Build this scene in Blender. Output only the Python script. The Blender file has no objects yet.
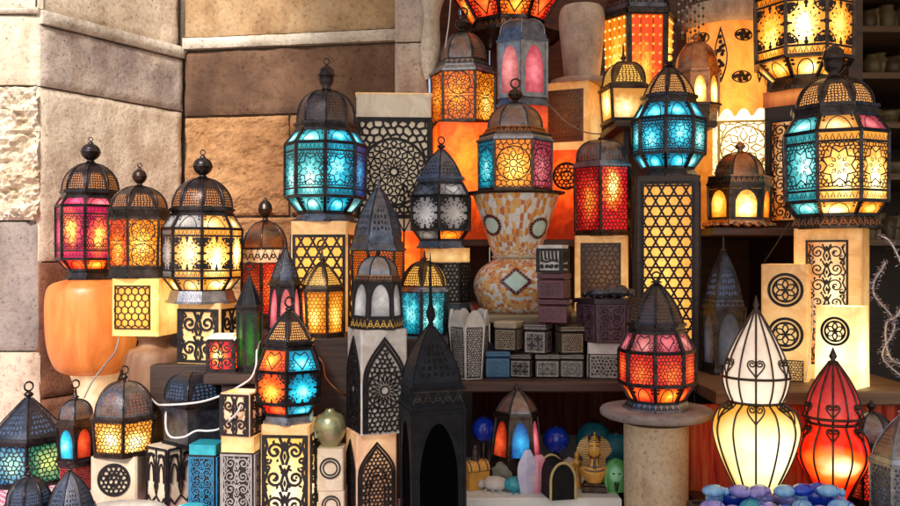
import bpy, math, random
from mathutils import Vector, noise
random.seed(7)
PI = math.pi
F = 900.0; CX = 450.0; CY = 253.0; CZ = 1.2
scene = bpy.context.scene
COL = scene.collection
def X(px, D): return (px-CX)/F*D
def Z(py, D): return CZ+(CY-py)/F*D
def PY(z, D): return CY-(z-CZ)/D*F
def S(p, D): return p*D/F

# ------------------------------------------------------------------ materials
def nmat(name):
    m = bpy.data.materials.new(name); m.use_nodes = True
    nt = m.node_tree
    b = nt.nodes['Principled BSDF']
    return m, nt, b
def nd(nt, t, **kw):
    n = nt.nodes.new(t)
    for k, v in kw.items(): setattr(n, k, v)
    return n
def c4(c): return (c[0], c[1], c[2], 1)
def ramp(nt, src, stops):
    r = nd(nt, 'ShaderNodeValToRGB')
    els = r.color_ramp.elements
    while len(els) < len(stops): els.new(0.5)
    for e, (p, c) in zip(els, stops): e.position = p; e.color = c4(c)
    nt.links.new(src, r.inputs[0])
    return r.outputs[0]
def noise_tex(nt, scale, detail=4, rough=.55, coord='Object', dist=0):
    tc = nd(nt, 'ShaderNodeTexCoord')
    n = nd(nt, 'ShaderNodeTexNoise')
    n.inputs['Scale'].default_value = scale; n.inputs['Detail'].default_value = detail
    n.inputs['Roughness'].default_value = rough; n.inputs['Distortion'].default_value = dist
    nt.links.new(tc.outputs[coord], n.inputs['Vector'])
    return n.outputs['Fac']
def bump(nt, b, h, strength, dist=.002):
    bp = nd(nt, 'ShaderNodeBump')
    bp.inputs['Strength'].default_value = strength; bp.inputs['Distance'].default_value = dist
    nt.links.new(h, bp.inputs['Height']); nt.links.new(bp.outputs[0], b.inputs['Normal'])
def math_n(nt, op, a, b=None, c=None, clamp=False):
    n = nd(nt, 'ShaderNodeMath', operation=op); n.use_clamp = clamp
    for i, v in enumerate((a, b, c)):
        if v is None: continue
        if isinstance(v, (int, float)): n.inputs[i].default_value = v
        else: nt.links.new(v, n.inputs[i])
    return n.outputs[0]
def mixc(nt, fac, a, b):
    n = nd(nt, 'ShaderNodeMix', data_type='RGBA')
    if isinstance(fac, (int, float)): n.inputs[0].default_value = fac
    else: nt.links.new(fac, n.inputs[0])
    for i, v in ((6, a), (7, b)):
        if isinstance(v, tuple): n.inputs[i].default_value = c4(v)
        else: nt.links.new(v, n.inputs[i])
    return n.outputs[2]

def metal(name, c1, c2, rough=.42, metallic=.85, pierce=None, ps=0, scale=(7, 9), vmax=.62, thr=.2, spec=.5):
    m, nt, b = nmat(name)
    b.inputs['Specular IOR Level'].default_value = spec
    f = noise_tex(nt, 45, 6, .65)
    f2 = noise_tex(nt, 240, 3, .6)
    col = ramp(nt, f, [(.32, c1), (.68, c2)])
    b.inputs['Metallic'].default_value = metallic
    r = math_n(nt, 'MULTIPLY_ADD', f2, .35, rough-.17)
    nt.links.new(r, b.inputs['Roughness'])
    bump(nt, b, f2, .35, .0015)
    if pierce is not None:
        tc = nd(nt, 'ShaderNodeTexCoord')
        sx = nd(nt, 'ShaderNodeSeparateXYZ'); nt.links.new(tc.outputs['UV'], sx.inputs[0])
        u, v = sx.outputs[0], sx.outputs[1]
        mp = nd(nt, 'ShaderNodeMapping'); nt.links.new(tc.outputs['UV'], mp.inputs[0])
        mp.inputs['Scale'].default_value = (scale[0], scale[1], 1)
        vo = nd(nt, 'ShaderNodeTexVoronoi', feature='DISTANCE_TO_EDGE'); vo.voronoi_dimensions = '2D'
        vo.inputs['Scale'].default_value = 1; vo.inputs['Randomness'].default_value = .45
        nt.links.new(mp.outputs[0], vo.inputs['Vector'])
        hole = math_n(nt, 'GREATER_THAN', vo.outputs['Distance'], thr)
        du = math_n(nt, 'ABSOLUTE', math_n(nt, 'SUBTRACT', u, .5))
        inb = math_n(nt, 'LESS_THAN', du, .40)
        inv = math_n(nt, 'MULTIPLY', math_n(nt, 'GREATER_THAN', v, .07), math_n(nt, 'LESS_THAN', v, vmax))
        # narrow the pierced field to a pointed shape
        lim = math_n(nt, 'LESS_THAN', math_n(nt, 'MULTIPLY_ADD', v, .28, du), .42)
        fac = math_n(nt, 'MULTIPLY', math_n(nt, 'MULTIPLY', hole, inb), math_n(nt, 'MULTIPLY', inv, lim))
        col = mixc(nt, fac, col, (pierce[0]*.3, pierce[1]*.3, pierce[2]*.3))  # no real holes
        nt.links.new(math_n(nt, 'MULTIPLY_ADD', fac, -metallic, metallic), b.inputs['Metallic'])
        b.inputs['Emission Color'].default_value = c4(pierce)
        nt.links.new(math_n(nt, 'MULTIPLY', fac, ps), b.inputs['Emission Strength'])
    nt.links.new(col, b.inputs['Base Color'])
    return m

IRON = metal('dark iron', (.018, .014, .016), (.075, .062, .064), .30)
BLUEIRON = metal('blued iron', (.055, .06, .085), (.17, .19, .25), .34)
BLK = metal('black cutwork', (.010, .008, .010), (.035, .028, .03), .5, .5)
BRZ = metal('dark bronze', (.030, .020, .017), (.115, .078, .062), .31)
COP = metal('copper', (.30, .12, .06), (.55, .26, .14), .30, .95)
SILV = metal('tarnished tin', (.16, .16, .19), (.42, .40, .42), .34)
P_IRON = metal('pierced iron', (.026, .021, .023), (.11, .095, .10), .29, .85, (.16, .07, .04), 0.35, (8, 12), .74, .19)
P_BRZ = metal('pierced bronze', (.028, .019, .019), (.105, .074, .068), .30, .85, (1.0, .36, .10), .42, (9, 12), .60, .22)
P_WARM = metal('pierced iron with glow', (.028, .021, .02), (.11, .085, .075), .31, .85, (1.0, .42, .10), .95, (9, 12), .66, .20)
P_GOLD = metal('pierced gold glow', (.07, .045, .02), (.20, .13, .06), .36, .85, (1.0, .50, .08), 1.1, (9, 11), .8, .17)
P_TIN = metal('pierced tin', (.09, .08, .09), (.30, .27, .28), .34, .85, (.5, .18, .08), .22, (8, 11), .70, .2)
P_BLUE = metal('pierced blued iron', (.07, .08, .115), (.20, .22, .29), .34, .8, (.01, .008, .01), 0, (6, 8), .6, .22)
P_FAIR = metal('pierced iron pale holes', (.03, .035, .05), (.08, .085, .11), .4, .85, (.10, .16, .30), .25, (8, 8))
DARKP = metal('black painted tin', (.004, .004, .006), (.014, .014, .019), .50, .12, spec=.16)
GOLD = metal('gilt', (.62, .32, .05), (.88, .52, .12), .32, .35)

def glass(name, edge, core, s, center=(.5, .42), spread=.48, tex=60, mid=None, base=.36):
    """stained pane lit by the bulb behind it: brightest in front of the bulb"""
    m, nt, b = nmat(name)
    tc = nd(nt, 'ShaderNodeTexCoord')
    sx = nd(nt, 'ShaderNodeSeparateXYZ'); nt.links.new(tc.outputs['UV'], sx.inputs[0])
    oi = nd(nt, 'ShaderNodeObjectInfo')      # shifts the painted hot spot a little from pane to pane
    rx = math_n(nt, 'MULTIPLY_ADD', oi.outputs['Random'], .30, center[0]-.15)
    ry = math_n(nt, 'MULTIPLY_ADD', math_n(nt, 'FRACT', math_n(nt, 'MULTIPLY', oi.outputs['Random'], 7.31)), .24, center[1]-.12)
    dx = math_n(nt, 'SUBTRACT', sx.outputs[0], rx); dy = math_n(nt, 'SUBTRACT', sx.outputs[1], ry)
    d = math_n(nt, 'SQRT', math_n(nt, 'ADD', math_n(nt, 'MULTIPLY', dx, dx), math_n(nt, 'MULTIPLY', dy, dy)))
    n1 = noise_tex(nt, tex, 3, .6)
    n2 = noise_tex(nt, tex*5, 2, .6)
    d2 = math_n(nt, 'ADD', d, math_n(nt, 'MULTIPLY_ADD', n1, .5, -.25))
    fac = math_n(nt, 'SUBTRACT', 1, math_n(nt, 'DIVIDE', d2, spread, clamp=True), clamp=True)
    if mid is None: mid = tuple(.5*(a+c) for a, c in zip(edge, core))
    col = ramp(nt, fac, [(0, edge), (.45, mid), (.95, core)])
    sc_ = nd(nt, 'ShaderNodeVectorMath', operation='SCALE'); sc_.inputs['Scale'].default_value = .5
    nt.links.new(mixc(nt, .3, col, edge), sc_.inputs[0]); nt.links.new(sc_.outputs[0], b.inputs['Base Color'])
    nt.links.new(col, b.inputs['Emission Color'])
    st = math_n(nt, 'MULTIPLY', math_n(nt, 'MULTIPLY_ADD', fac, 1.0, base), s*1.3)
    st = math_n(nt, 'MULTIPLY', st, math_n(nt, 'MULTIPLY_ADD', n2, .9, .55))
    nt.links.new(st, b.inputs['Emission Strength'])
    b.inputs['Roughness'].default_value = .22
    bump(nt, b, n2, .5, .002)
    return m
G_YEL = glass('yellow lit glass', (1.0, .25, .006), (1.0, .58, .14), 1.5, mid=(1.0, .38, .035))
G_WHT = glass('warm white lit glass', (1.0, .36, .035), (1.0, .88, .50), 2.0, mid=(1.0, .60, .15))
G_CRM = glass('cream lit glass', (1.0, .42, .08), (1.0, .82, .46), 1.05, mid=(1.0, .63, .22))
G_ORG = glass('orange lit glass', (.95, .075, .003), (1.0, .42, .05), 1.5, mid=(1.0, .17, .01))
G_AMB = glass('amber lit glass', (1.0, .16, .003), (1.0, .30, .02), 1.25)
G_RED = glass('red lit glass', (.62, .008, .012), (1.0, .30, .03), .85, mid=(.95, .05, .02))
G_REDY = glass('red glass over bulb', (.75, .01, .02), (1.0, .85, .25), 1.8, (.5, .55), .42, mid=(1.0, .16, .02))
G_MAG = glass('magenta lit glass', (.55, .015, .10), (.95, .12, .22), .7)
G_MAGR = glass('magenta red lit glass', (.65, .01, .10), (1.0, .62, .10), 1.15, (.5, .45), .5, mid=(.98, .12, .04))
G_PNK = glass('pink glass', (.75, .07, .13), (.95, .25, .28), .55)
G_SAL = glass('salmon glass', (.80, .15, .15), (.95, .35, .33), .55)
G_TEAL = glass('turquoise lit glass', (.003, .22, .36), (.30, .90, .92), 1.0, mid=(.02, .50, .60))
G_AQUA = glass('aqua lit glass', (.03, .40, .46), (.62, .95, .88), 1.1, mid=(.16, .66, .64))
G_BLUE = glass('blue lit glass', (.005, .10, .50), (.05, .50, .92), .55)
G_DBLUE = glass('deep blue glass', (.004, .03, .30), (.02, .22, .75), .38)
G_CYAN = glass('cyan lit glass', (.004, .28, .48), (.28, .88, .97), 1.1, mid=(.02, .54, .74))
G_MILK = glass('milky glass', (.50, .46, .48), (.82, .78, .74), .28)
G_GREY = glass('pale glass with faint glow', (.42, .38, .38), (.80, .72, .62), .20)  # this, milky and slate: faint painted glow for light passing through
G_SLATE = glass('slate blue glass', (.10, .12, .17), (.22, .25, .33), .12)
G_GRN = glass('green bottle glass', (.005, .035, .008), (.02, .22, .02), .30, (.5, .5), .5)
G_YGRN = glass('yellow green glass', (.06, .40, .22), (.80, .88, .22), .7)
G_BGRN = glass('blue green glass', (.02, .20, .42), (.45, .85, .62), .65)
G_RED2 = glass('plain red glass', (.60, .03, .01), (.95, .12, .03), .55)
G_LRED = glass('deep red lit glass', (.85, .02, .008), (1.0, .14, .02), 1.05, base=.55)

def alab(name, base, vein, edge=None, core=None, s=0, center=(.5, .4), spread=.7, rough=.38, mid=None, streak=False):
    m, nt, b = nmat(name)
    f = noise_tex(nt, 22, 5, .6, dist=1.2)
    if streak:
        nz = f.node; mp = nd(nt, 'ShaderNodeMapping'); mp.inputs['Scale'].default_value = (1.1, 1.1, .16)
        nt.links.new(nz.inputs['Vector'].links[0].from_socket, mp.inputs[0]); nt.links.new(mp.outputs[0], nz.inputs['Vector']); nz.inputs['Distortion'].default_value = .5
    f2 = noise_tex(nt, 160, 3, .6)
    col = ramp(nt, f, [(.35, base), (.62, vein)])
    nt.links.new(col, b.inputs['Base Color'])
    b.inputs['Roughness'].default_value = rough
    b.inputs['Subsurface Weight'].default_value = .15
    b.inputs['Subsurface Radius'].default_value = (.02, .012, .006)
    bump(nt, b, f2, .25, .0015)
    if s:
        tc = nd(nt, 'ShaderNodeTexCoord')
        sx = nd(nt, 'ShaderNodeSeparateXYZ'); nt.links.new(tc.outputs['UV'], sx.inputs[0])
        dx = math_n(nt, 'MULTIPLY', math_n(nt, 'SUBTRACT', sx.outputs[0], center[0]), .7)
        dy = math_n(nt, 'SUBTRACT', sx.outputs[1], center[1])
        d = math_n(nt, 'SQRT', math_n(nt, 'ADD', math_n(nt, 'MULTIPLY', dx, dx), math_n(nt, 'MULTIPLY', dy, dy)))
        d2 = math_n(nt, 'ADD', d, math_n(nt, 'MULTIPLY_ADD', f, .6, -.3))
        fac = math_n(nt, 'SUBTRACT', 1, math_n(nt, 'DIVIDE', d2, spread, clamp=True), clamp=True)
        if mid is None: mid = tuple(.5*(a+c) for a, c in zip(edge, core))
        ec = ramp(nt, fac, [(0, edge), (.5, mid), (.95, core)])
        nt.links.new(ec, b.inputs['Emission Color'])
        nt.links.new(math_n(nt, 'MULTIPLY', math_n(nt, 'MULTIPLY_ADD', fac, 1.0, .35), s), b.inputs['Emission Strength'])
    return m
ALB = alab('cream alabaster', (.72, .62, .47), (.60, .46, .33))
ALBG = alab('grey white alabaster', (.70, .66, .62), (.52, .45, .40))
ALBT = alab('tan alabaster', (.30, .155, .085), (.17, .075, .038), rough=.6, streak=True)
ALBO = alab('orange lit alabaster', (.50, .17, .05), (.33, .085, .02), (.85, .12, .008), (1.0, .34, .06), .55, (.62, .6), .75, streak=True)
ALBY = alab('yellow lit alabaster', (.78, .54, .22), (.70, .40, .12), (1.0, .34, .015), (1.0, .72, .22), 1.0, (.55, .45), .8)
ALBYS = alab('soft lit alabaster', (.66, .47, .26), (.54, .33, .15), (1.0, .34, .03), (1.0, .66, .24), .58, (.5, .30), .8)
ALBW = alab('bright lit alabaster', (.85, .7, .42), (.8, .6, .3), (1.0, .46, .05), (1.0, .88, .48), 1.6, (.5, .4), .85)
ALBV = alab('glowing orange block', (.50, .16, .03), (.36, .09, .015), (.42, .022, .001), (1.0, .21, .012), 1.7, (.5, .68), .62, mid=(.95, .085, .003))
ALBR = alab('red orange glowing block', (.42, .10, .02), (.28, .05, .01), (.36, .014, .001), (1.0, .15, .008), 1.2, (.5, .7), .6, mid=(.8, .05, .003))
ALBP = alab('peach lit alabaster', (.72, .52, .38), (.58, .38, .25), (.9, .30, .07), (1.0, .60, .26), .42, (.5, .88), .55)

G_LAT = glass('amber lattice backing', (1.0, .33, .03), (1.0, .50, .09), .66, (.5, .5), .8, 20, base=.8)
G_PAN = glass('orange panel backing', (.75, .20, .02), (1.0, .80, .42), .8, (.7, .55), .7, 25, base=.45)
G_GLOW = glass('yellow to white backing', (1.0, .50, .06), (1.0, .90, .66), .55, (.5, .25), .9, 20, mid=(1.0, .70, .25), base=.8)
G_BRN = glass('brown dim backing', (.07, .028, .012), (.22, .09, .03), .25, (.5, .5), .8, 30, base=.6)
def simple(name, c, rough=.5, metallic=0, c2=None, scale=40, bs=.2, coat=0, spec=.5):
    m, nt, b = nmat(name)
    f = noise_tex(nt, scale, 5, .6)
    c2 = c2 or tuple(x*.6 for x in c)
    nt.links.new(ramp(nt, f, [(.3, c2), (.7, c)]), b.inputs['Base Color'])
    b.inputs['Roughness'].default_value = rough; b.inputs['Metallic'].default_value = metallic
    b.inputs['Coat Weight'].default_value = coat
    b.inputs['Specular IOR Level'].default_value = spec
    bump(nt, b, noise_tex(nt, scale*4, 3), bs, .002)
    return m
def wood(name, c1, c2, axis=0, rough=.5):
    m, nt, b = nmat(name)
    tc = nd(nt, 'ShaderNodeTexCoord'); mp = nd(nt, 'ShaderNodeMapping')
    sc = [90, 90, 90]; sc[axis] = 5
    mp.inputs['Scale'].default_value = sc
    nt.links.new(tc.outputs['Object'], mp.inputs[0])
    n = nd(nt, 'ShaderNodeTexNoise'); n.inputs['Scale'].default_value = 1; n.inputs['Detail'].default_value = 5
    nt.links.new(mp.outputs[0], n.inputs['Vector'])
    nt.links.new(ramp(nt, n.outputs[0], [(.3, c1), (.7, c2)]), b.inputs['Base Color'])
    b.inputs['Roughness'].default_value = rough
    bump(nt, b, n.outputs[0], .4, .002)
    return m
W_DARK = wood('dark stained wood', (.020, .010, .008), (.060, .030, .022))
W_RED = wood('red brown wood', (.035, .012, .009), (.095, .034, .022))
W_BRN = wood('brown wood', (.10, .05, .025), (.22, .12, .06))
W_GREY = wood('weathered grey wood', (.16, .12, .10), (.34, .28, .25), 2)
W_PALE = wood('pale plank', (.22, .15, .08), (.42, .32, .20))
MAROON = simple('maroon lacquer', (.085, .014, .030), .32, c2=(.04, .007, .016), coat=.2)
NAVY = simple('navy lacquer', (.012, .06, .15), .3, c2=(.006, .025, .07), coat=.2)
BLACKLAC = simple('black lacquer', (.022, .013, .012), .35, c2=(.009, .006, .006), coat=.15)
CARVED = simple('dark carved stone', (.045, .022, .032), .38, c2=(.016, .009, .013), coat=.1)
OBSID = simple('black polished stone', (.04, .036, .05), .22, c2=(.015, .014, .02), coat=.5)
TEALST = simple('turquoise glaze', (.03, .42, .50), .3, c2=(.01, .22, .32), coat=.5)
DTEAL = simple('deep teal cloth', (.012, .18, .22), .5, c2=(.006, .09, .12), scale=80)
BLUEST = simple('blue glaze', (.012, .06, .62), .2, c2=(.006, .03, .40), coat=.6, scale=90)
PURPST = simple('lavender glaze', (.17, .13, .52), .25, c2=(.40, .36, .70), coat=.6, scale=75)
SKYST = simple('pale blue glaze', (.08, .32, .66), .25, c2=(.34, .55, .76), coat=.6, scale=75)
GREENST = simple('green glaze', (.14, .42, .12), .35, c2=(.05, .22, .06), coat=.4)
WHITEST = simple('white shell', (.72, .66, .60), .4, c2=(.50, .42, .38))
PINKST = simple('pink crystal', (.72, .14, .24), .25, c2=(.70, .42, .48), scale=45, coat=.5)
PALEX = simple('pale lilac crystal', (.42, .40, .66), .25, c2=(.66, .60, .68), scale=45, coat=.5)
GREYGRN = simple('grey green stone', (.36, .40, .32), .6, c2=(.2, .22, .18))
WHITEP = simple('white painted board', (.74, .72, .68), .5, c2=(.58, .55, .50), scale=15)
CABLE = simple('white cable', (.72, .68, .68), .4, c2=(.6, .55, .56))
GREYCAB = simple('grey cable', (.30, .26, .25), .4)
CLOTHW = simple('grey white cloth', (.55, .50, .48), .8, c2=(.38, .34, .33), scale=30)
BRASSG = simple('greenish brass', (.42, .40, .22), .28, .6, c2=(.26, .26, .14))
CLAY = simple('pale glazed pot', (.20, .15, .08), .4, c2=(.10, .07, .035))
CLAY2 = simple('brown glazed pot', (.12, .075, .04), .4, c2=(.06, .035, .02))
FACEG = simple('gilt painted plaster', (.78, .40, .07), .35, .2, c2=(.55, .24, .04))
STRIPE = simple('dark blue stripe paint', (.10, .07, .10), .4, c2=(.05, .03, .05))
AQUATILE = simple('pale aqua tile', (.45, .66, .58), .25, c2=(.62, .74, .66), scale=60, coat=.3)
WINETILE = simple('wine red tile', (.12, .015, .03), .25, c2=(.05, .006, .014), scale=60, coat=.3)
INK = simple('black ink', (.012, .010, .010), .55, c2=(.006, .006, .006), spec=.12)
IVORY = simple('ivory inlay', (.60, .50, .36), .4, c2=(.38, .29, .19))
IVIN = simple('old ivory inlay', (.46, .37, .25), .4, c2=(.24, .17, .10), scale=120)
SILVIN = simple('mother of pearl inlay', (.48, .43, .39), .28, c2=(.20, .17, .16), scale=120)
BLUEIN = simple('blue inlay', (.035, .24, .42), .3, c2=(.02, .12, .26))
MAUVEIN = simple('mauve inlay', (.20, .065, .10), .35, c2=(.12, .03, .05))
GREYIN = simple('grey inlay', (.40, .37, .35), .4, c2=(.22, .20, .20))
DUSKIN = simple('dusky plum relief', (.15, .075, .10), .4, c2=(.07, .035, .05))

def cloth_check():
    m, nt, b = nmat('pink gingham cloth')
    tc = nd(nt, 'ShaderNodeTexCoord')
    ck = nd(nt, 'ShaderNodeTexChecker'); ck.inputs['Scale'].default_value = 90
    ck.inputs[1].default_value = (.55, .08, .20, 1); ck.inputs[2].default_value = (.78, .62, .66, 1)
    nt.links.new(tc.outputs['Object'], ck.inputs[0])
    nt.links.new(ck.outputs[0], b.inputs['Base Color']); b.inputs['Roughness'].default_value = .85
    return m
GING = cloth_check()
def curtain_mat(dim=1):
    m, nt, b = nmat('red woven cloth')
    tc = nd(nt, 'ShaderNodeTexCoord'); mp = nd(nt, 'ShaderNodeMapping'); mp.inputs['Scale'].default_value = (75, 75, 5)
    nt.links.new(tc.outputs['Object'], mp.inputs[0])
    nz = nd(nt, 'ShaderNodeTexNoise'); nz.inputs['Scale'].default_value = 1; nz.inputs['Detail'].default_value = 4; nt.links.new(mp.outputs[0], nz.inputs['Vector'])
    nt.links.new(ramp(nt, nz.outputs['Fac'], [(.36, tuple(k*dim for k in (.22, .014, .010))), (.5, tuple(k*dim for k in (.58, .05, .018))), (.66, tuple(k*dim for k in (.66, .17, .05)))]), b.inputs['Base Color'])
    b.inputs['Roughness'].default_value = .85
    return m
CURT = curtain_mat(); CURTD = curtain_mat(.22)  # CURTD is the same cloth with the niche's shade in its colour

def stone(name, c1, c2, c3, scale=9, bs=.5):
    m, nt, b = nmat(name)
    f = noise_tex(nt, scale*.6, 8, .6)
    f2 = noise_tex(nt, scale*9, 8, .75)
    f3 = noise_tex(nt, scale*2.3, 6, .75, dist=.4)
    a = ramp(nt, f, [(.34, c1), (.50, c2), (.68, c3)])
    k = ramp(nt, f2, [(.33, (.42, .36, .32)), (.46, (.90, .88, .86)), (.62, (1.06, 1.05, 1.03))])
    mx = nd(nt, 'ShaderNodeMix', data_type='RGBA', blend_type='MULTIPLY'); mx.inputs[0].default_value = .85
    nt.links.new(a, mx.inputs[6]); nt.links.new(k, mx.inputs[7])
    # darker rain streaks and grime
    tc = nd(nt, 'ShaderNodeTexCoord'); mp = nd(nt, 'ShaderNodeMapping'); mp.inputs['Scale'].default_value = (scale*1.6, scale*1.6, scale*.35)
    nt.links.new(tc.outputs['Object'], mp.inputs[0])
    ns = nd(nt, 'ShaderNodeTexNoise'); ns.inputs['Scale'].default_value = 1; ns.inputs['Detail'].default_value = 6; nt.links.new(mp.outputs[0], ns.inputs['Vector'])
    gk = ramp(nt, ns.outputs['Fac'], [(.36, (.74, .67, .63)), (.50, (1, 1, 1))])
    m2 = nd(nt, 'ShaderNodeMix', data_type='RGBA', blend_type='MULTIPLY'); m2.inputs[0].default_value = .7
    nt.links.new(mx.outputs[2], m2.inputs[6]); nt.links.new(gk, m2.inputs[7])
    # small pits
    vo = nd(nt, 'ShaderNodeTexVoronoi'); vo.inputs['Scale'].default_value = scale*5; nt.links.new(tc.outputs['Object'], vo.inputs['Vector'])
    pit = math_n(nt, 'MULTIPLY', math_n(nt, 'LESS_THAN', vo.outputs['Distance'], .16), math_n(nt, 'GREATER_THAN', f3, .53))
    nt.links.new(mixc(nt, math_n(nt, 'MULTIPLY', pit, .6), m2.outputs[2], (c1[0]*.35, c1[1]*.32, c1[2]*.3)), b.inputs['Base Color'])
    b.inputs['Roughness'].default_value = .88
    h = math_n(nt, 'SUBTRACT', math_n(nt, 'MULTIPLY_ADD', f2, .8, f3), math_n(nt, 'MULTIPLY', pit, .5))
    bump(nt, b, h, bs, .010)
    return m
ALBS = stone('pinkish pitted stone', (.36, .27, .23), (.52, .41, .35), (.62, .52, .45), 26, .35)
PEDEST = stone('worn sandstone column', (.42, .27, .15), (.60, .42, .26), (.70, .54, .38), 12, .3)
PEDTOP = stone('grey stone disc', (.22, .16, .14), (.34, .27, .25), (.44, .36, .33), 14, .3)
ST_CREAM = stone('cream limestone', (.60, .49, .35), (.80, .69, .53), (.88, .79, .64))
ST_LEDGE = stone('pale ledge limestone', (.56, .49, .41), (.72, .65, .56), (.82, .75, .66))
ST_ROUGH = stone('rough pale limestone', (.74, .60, .43), (.88, .78, .63), (.93, .88, .78), 22, .55)
ST_GREYD = stone('dark grey limestone', (.22, .18, .17), (.32, .27, .25), (.42, .35, .31))  # the grey block's own even tone
ST_GREYP = stone('greyish weathered limestone', (.36, .29, .28), (.58, .49, .44), (.76, .65, .54))
ST_BEIGE = stone('beige limestone', (.68, .55, .43), (.85, .72, .58), (.90, .80, .68))
ST_PINK = stone('pinkish limestone', (.48, .34, .25), (.64, .50, .39), (.74, .60, .48))
ST_BROWN = stone('brown sandstone', (.085, .042, .025), (.165, .088, .052), (.24, .135, .08), 7)
ST_ORNG = stone('orange sandstone', (.32, .15, .06), (.48, .25, .11), (.58, .36, .18), 8, .7)
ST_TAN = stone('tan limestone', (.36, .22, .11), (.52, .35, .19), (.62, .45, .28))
ST_DARK = stone('shadowed red sandstone', (.14, .055, .03), (.24, .10, .055), (.34, .16, .09))  # shade on the lower courses is put into this stone colour
MORTAR = stone('mortar', (.10, .075, .05), (.16, .12, .09), (.22, .17, .13), 20)

def mosaic():
    m, nt, b = nmat('orange and white glass mosaic')
    tc = nd(nt, 'ShaderNodeTexCoord')
    def vor(feat):
        vo = nd(nt, 'ShaderNodeTexVoronoi', feature=feat); vo.voronoi_dimensions = '2D'
        vo.inputs['Scale'].default_value = 1; vo.inputs['Randomness'].default_value = .75
        nt.links.new(tc.outputs['UV'], vo.inputs['Vector']); return vo
    v1 = vor('F1'); v2 = vor('DISTANCE_TO_EDGE')
    sp = nd(nt, 'ShaderNodeSeparateColor'); nt.links.new(v1.outputs['Color'], sp.inputs[0])
    col = ramp(nt, sp.outputs[0], [(0, (.72, .24, .03)), (.22, (.84, .46, .12)), (.36, (.78, .70, .62)), (.58, (.60, .17, .05)), (.68, (.80, .74, .70)), (.86, (.82, .38, .08))])
    nt.nodes[-1].color_ramp.interpolation = 'CONSTANT' if hasattr(nt.nodes[-1], 'color_ramp') else 'LINEAR'
    g = math_n(nt, 'LESS_THAN', v2.outputs['Distance'], .055)
    nt.links.new(mixc(nt, g, col, (.62, .57, .53)), b.inputs['Base Color'])
    b.inputs['Roughness'].default_value = .22
    bump(nt, b, math_n(nt, 'SMOOTH_MIN', v2.outputs['Distance'], .12, .05), .6, .006)
    return m
MOSA = mosaic()

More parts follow.
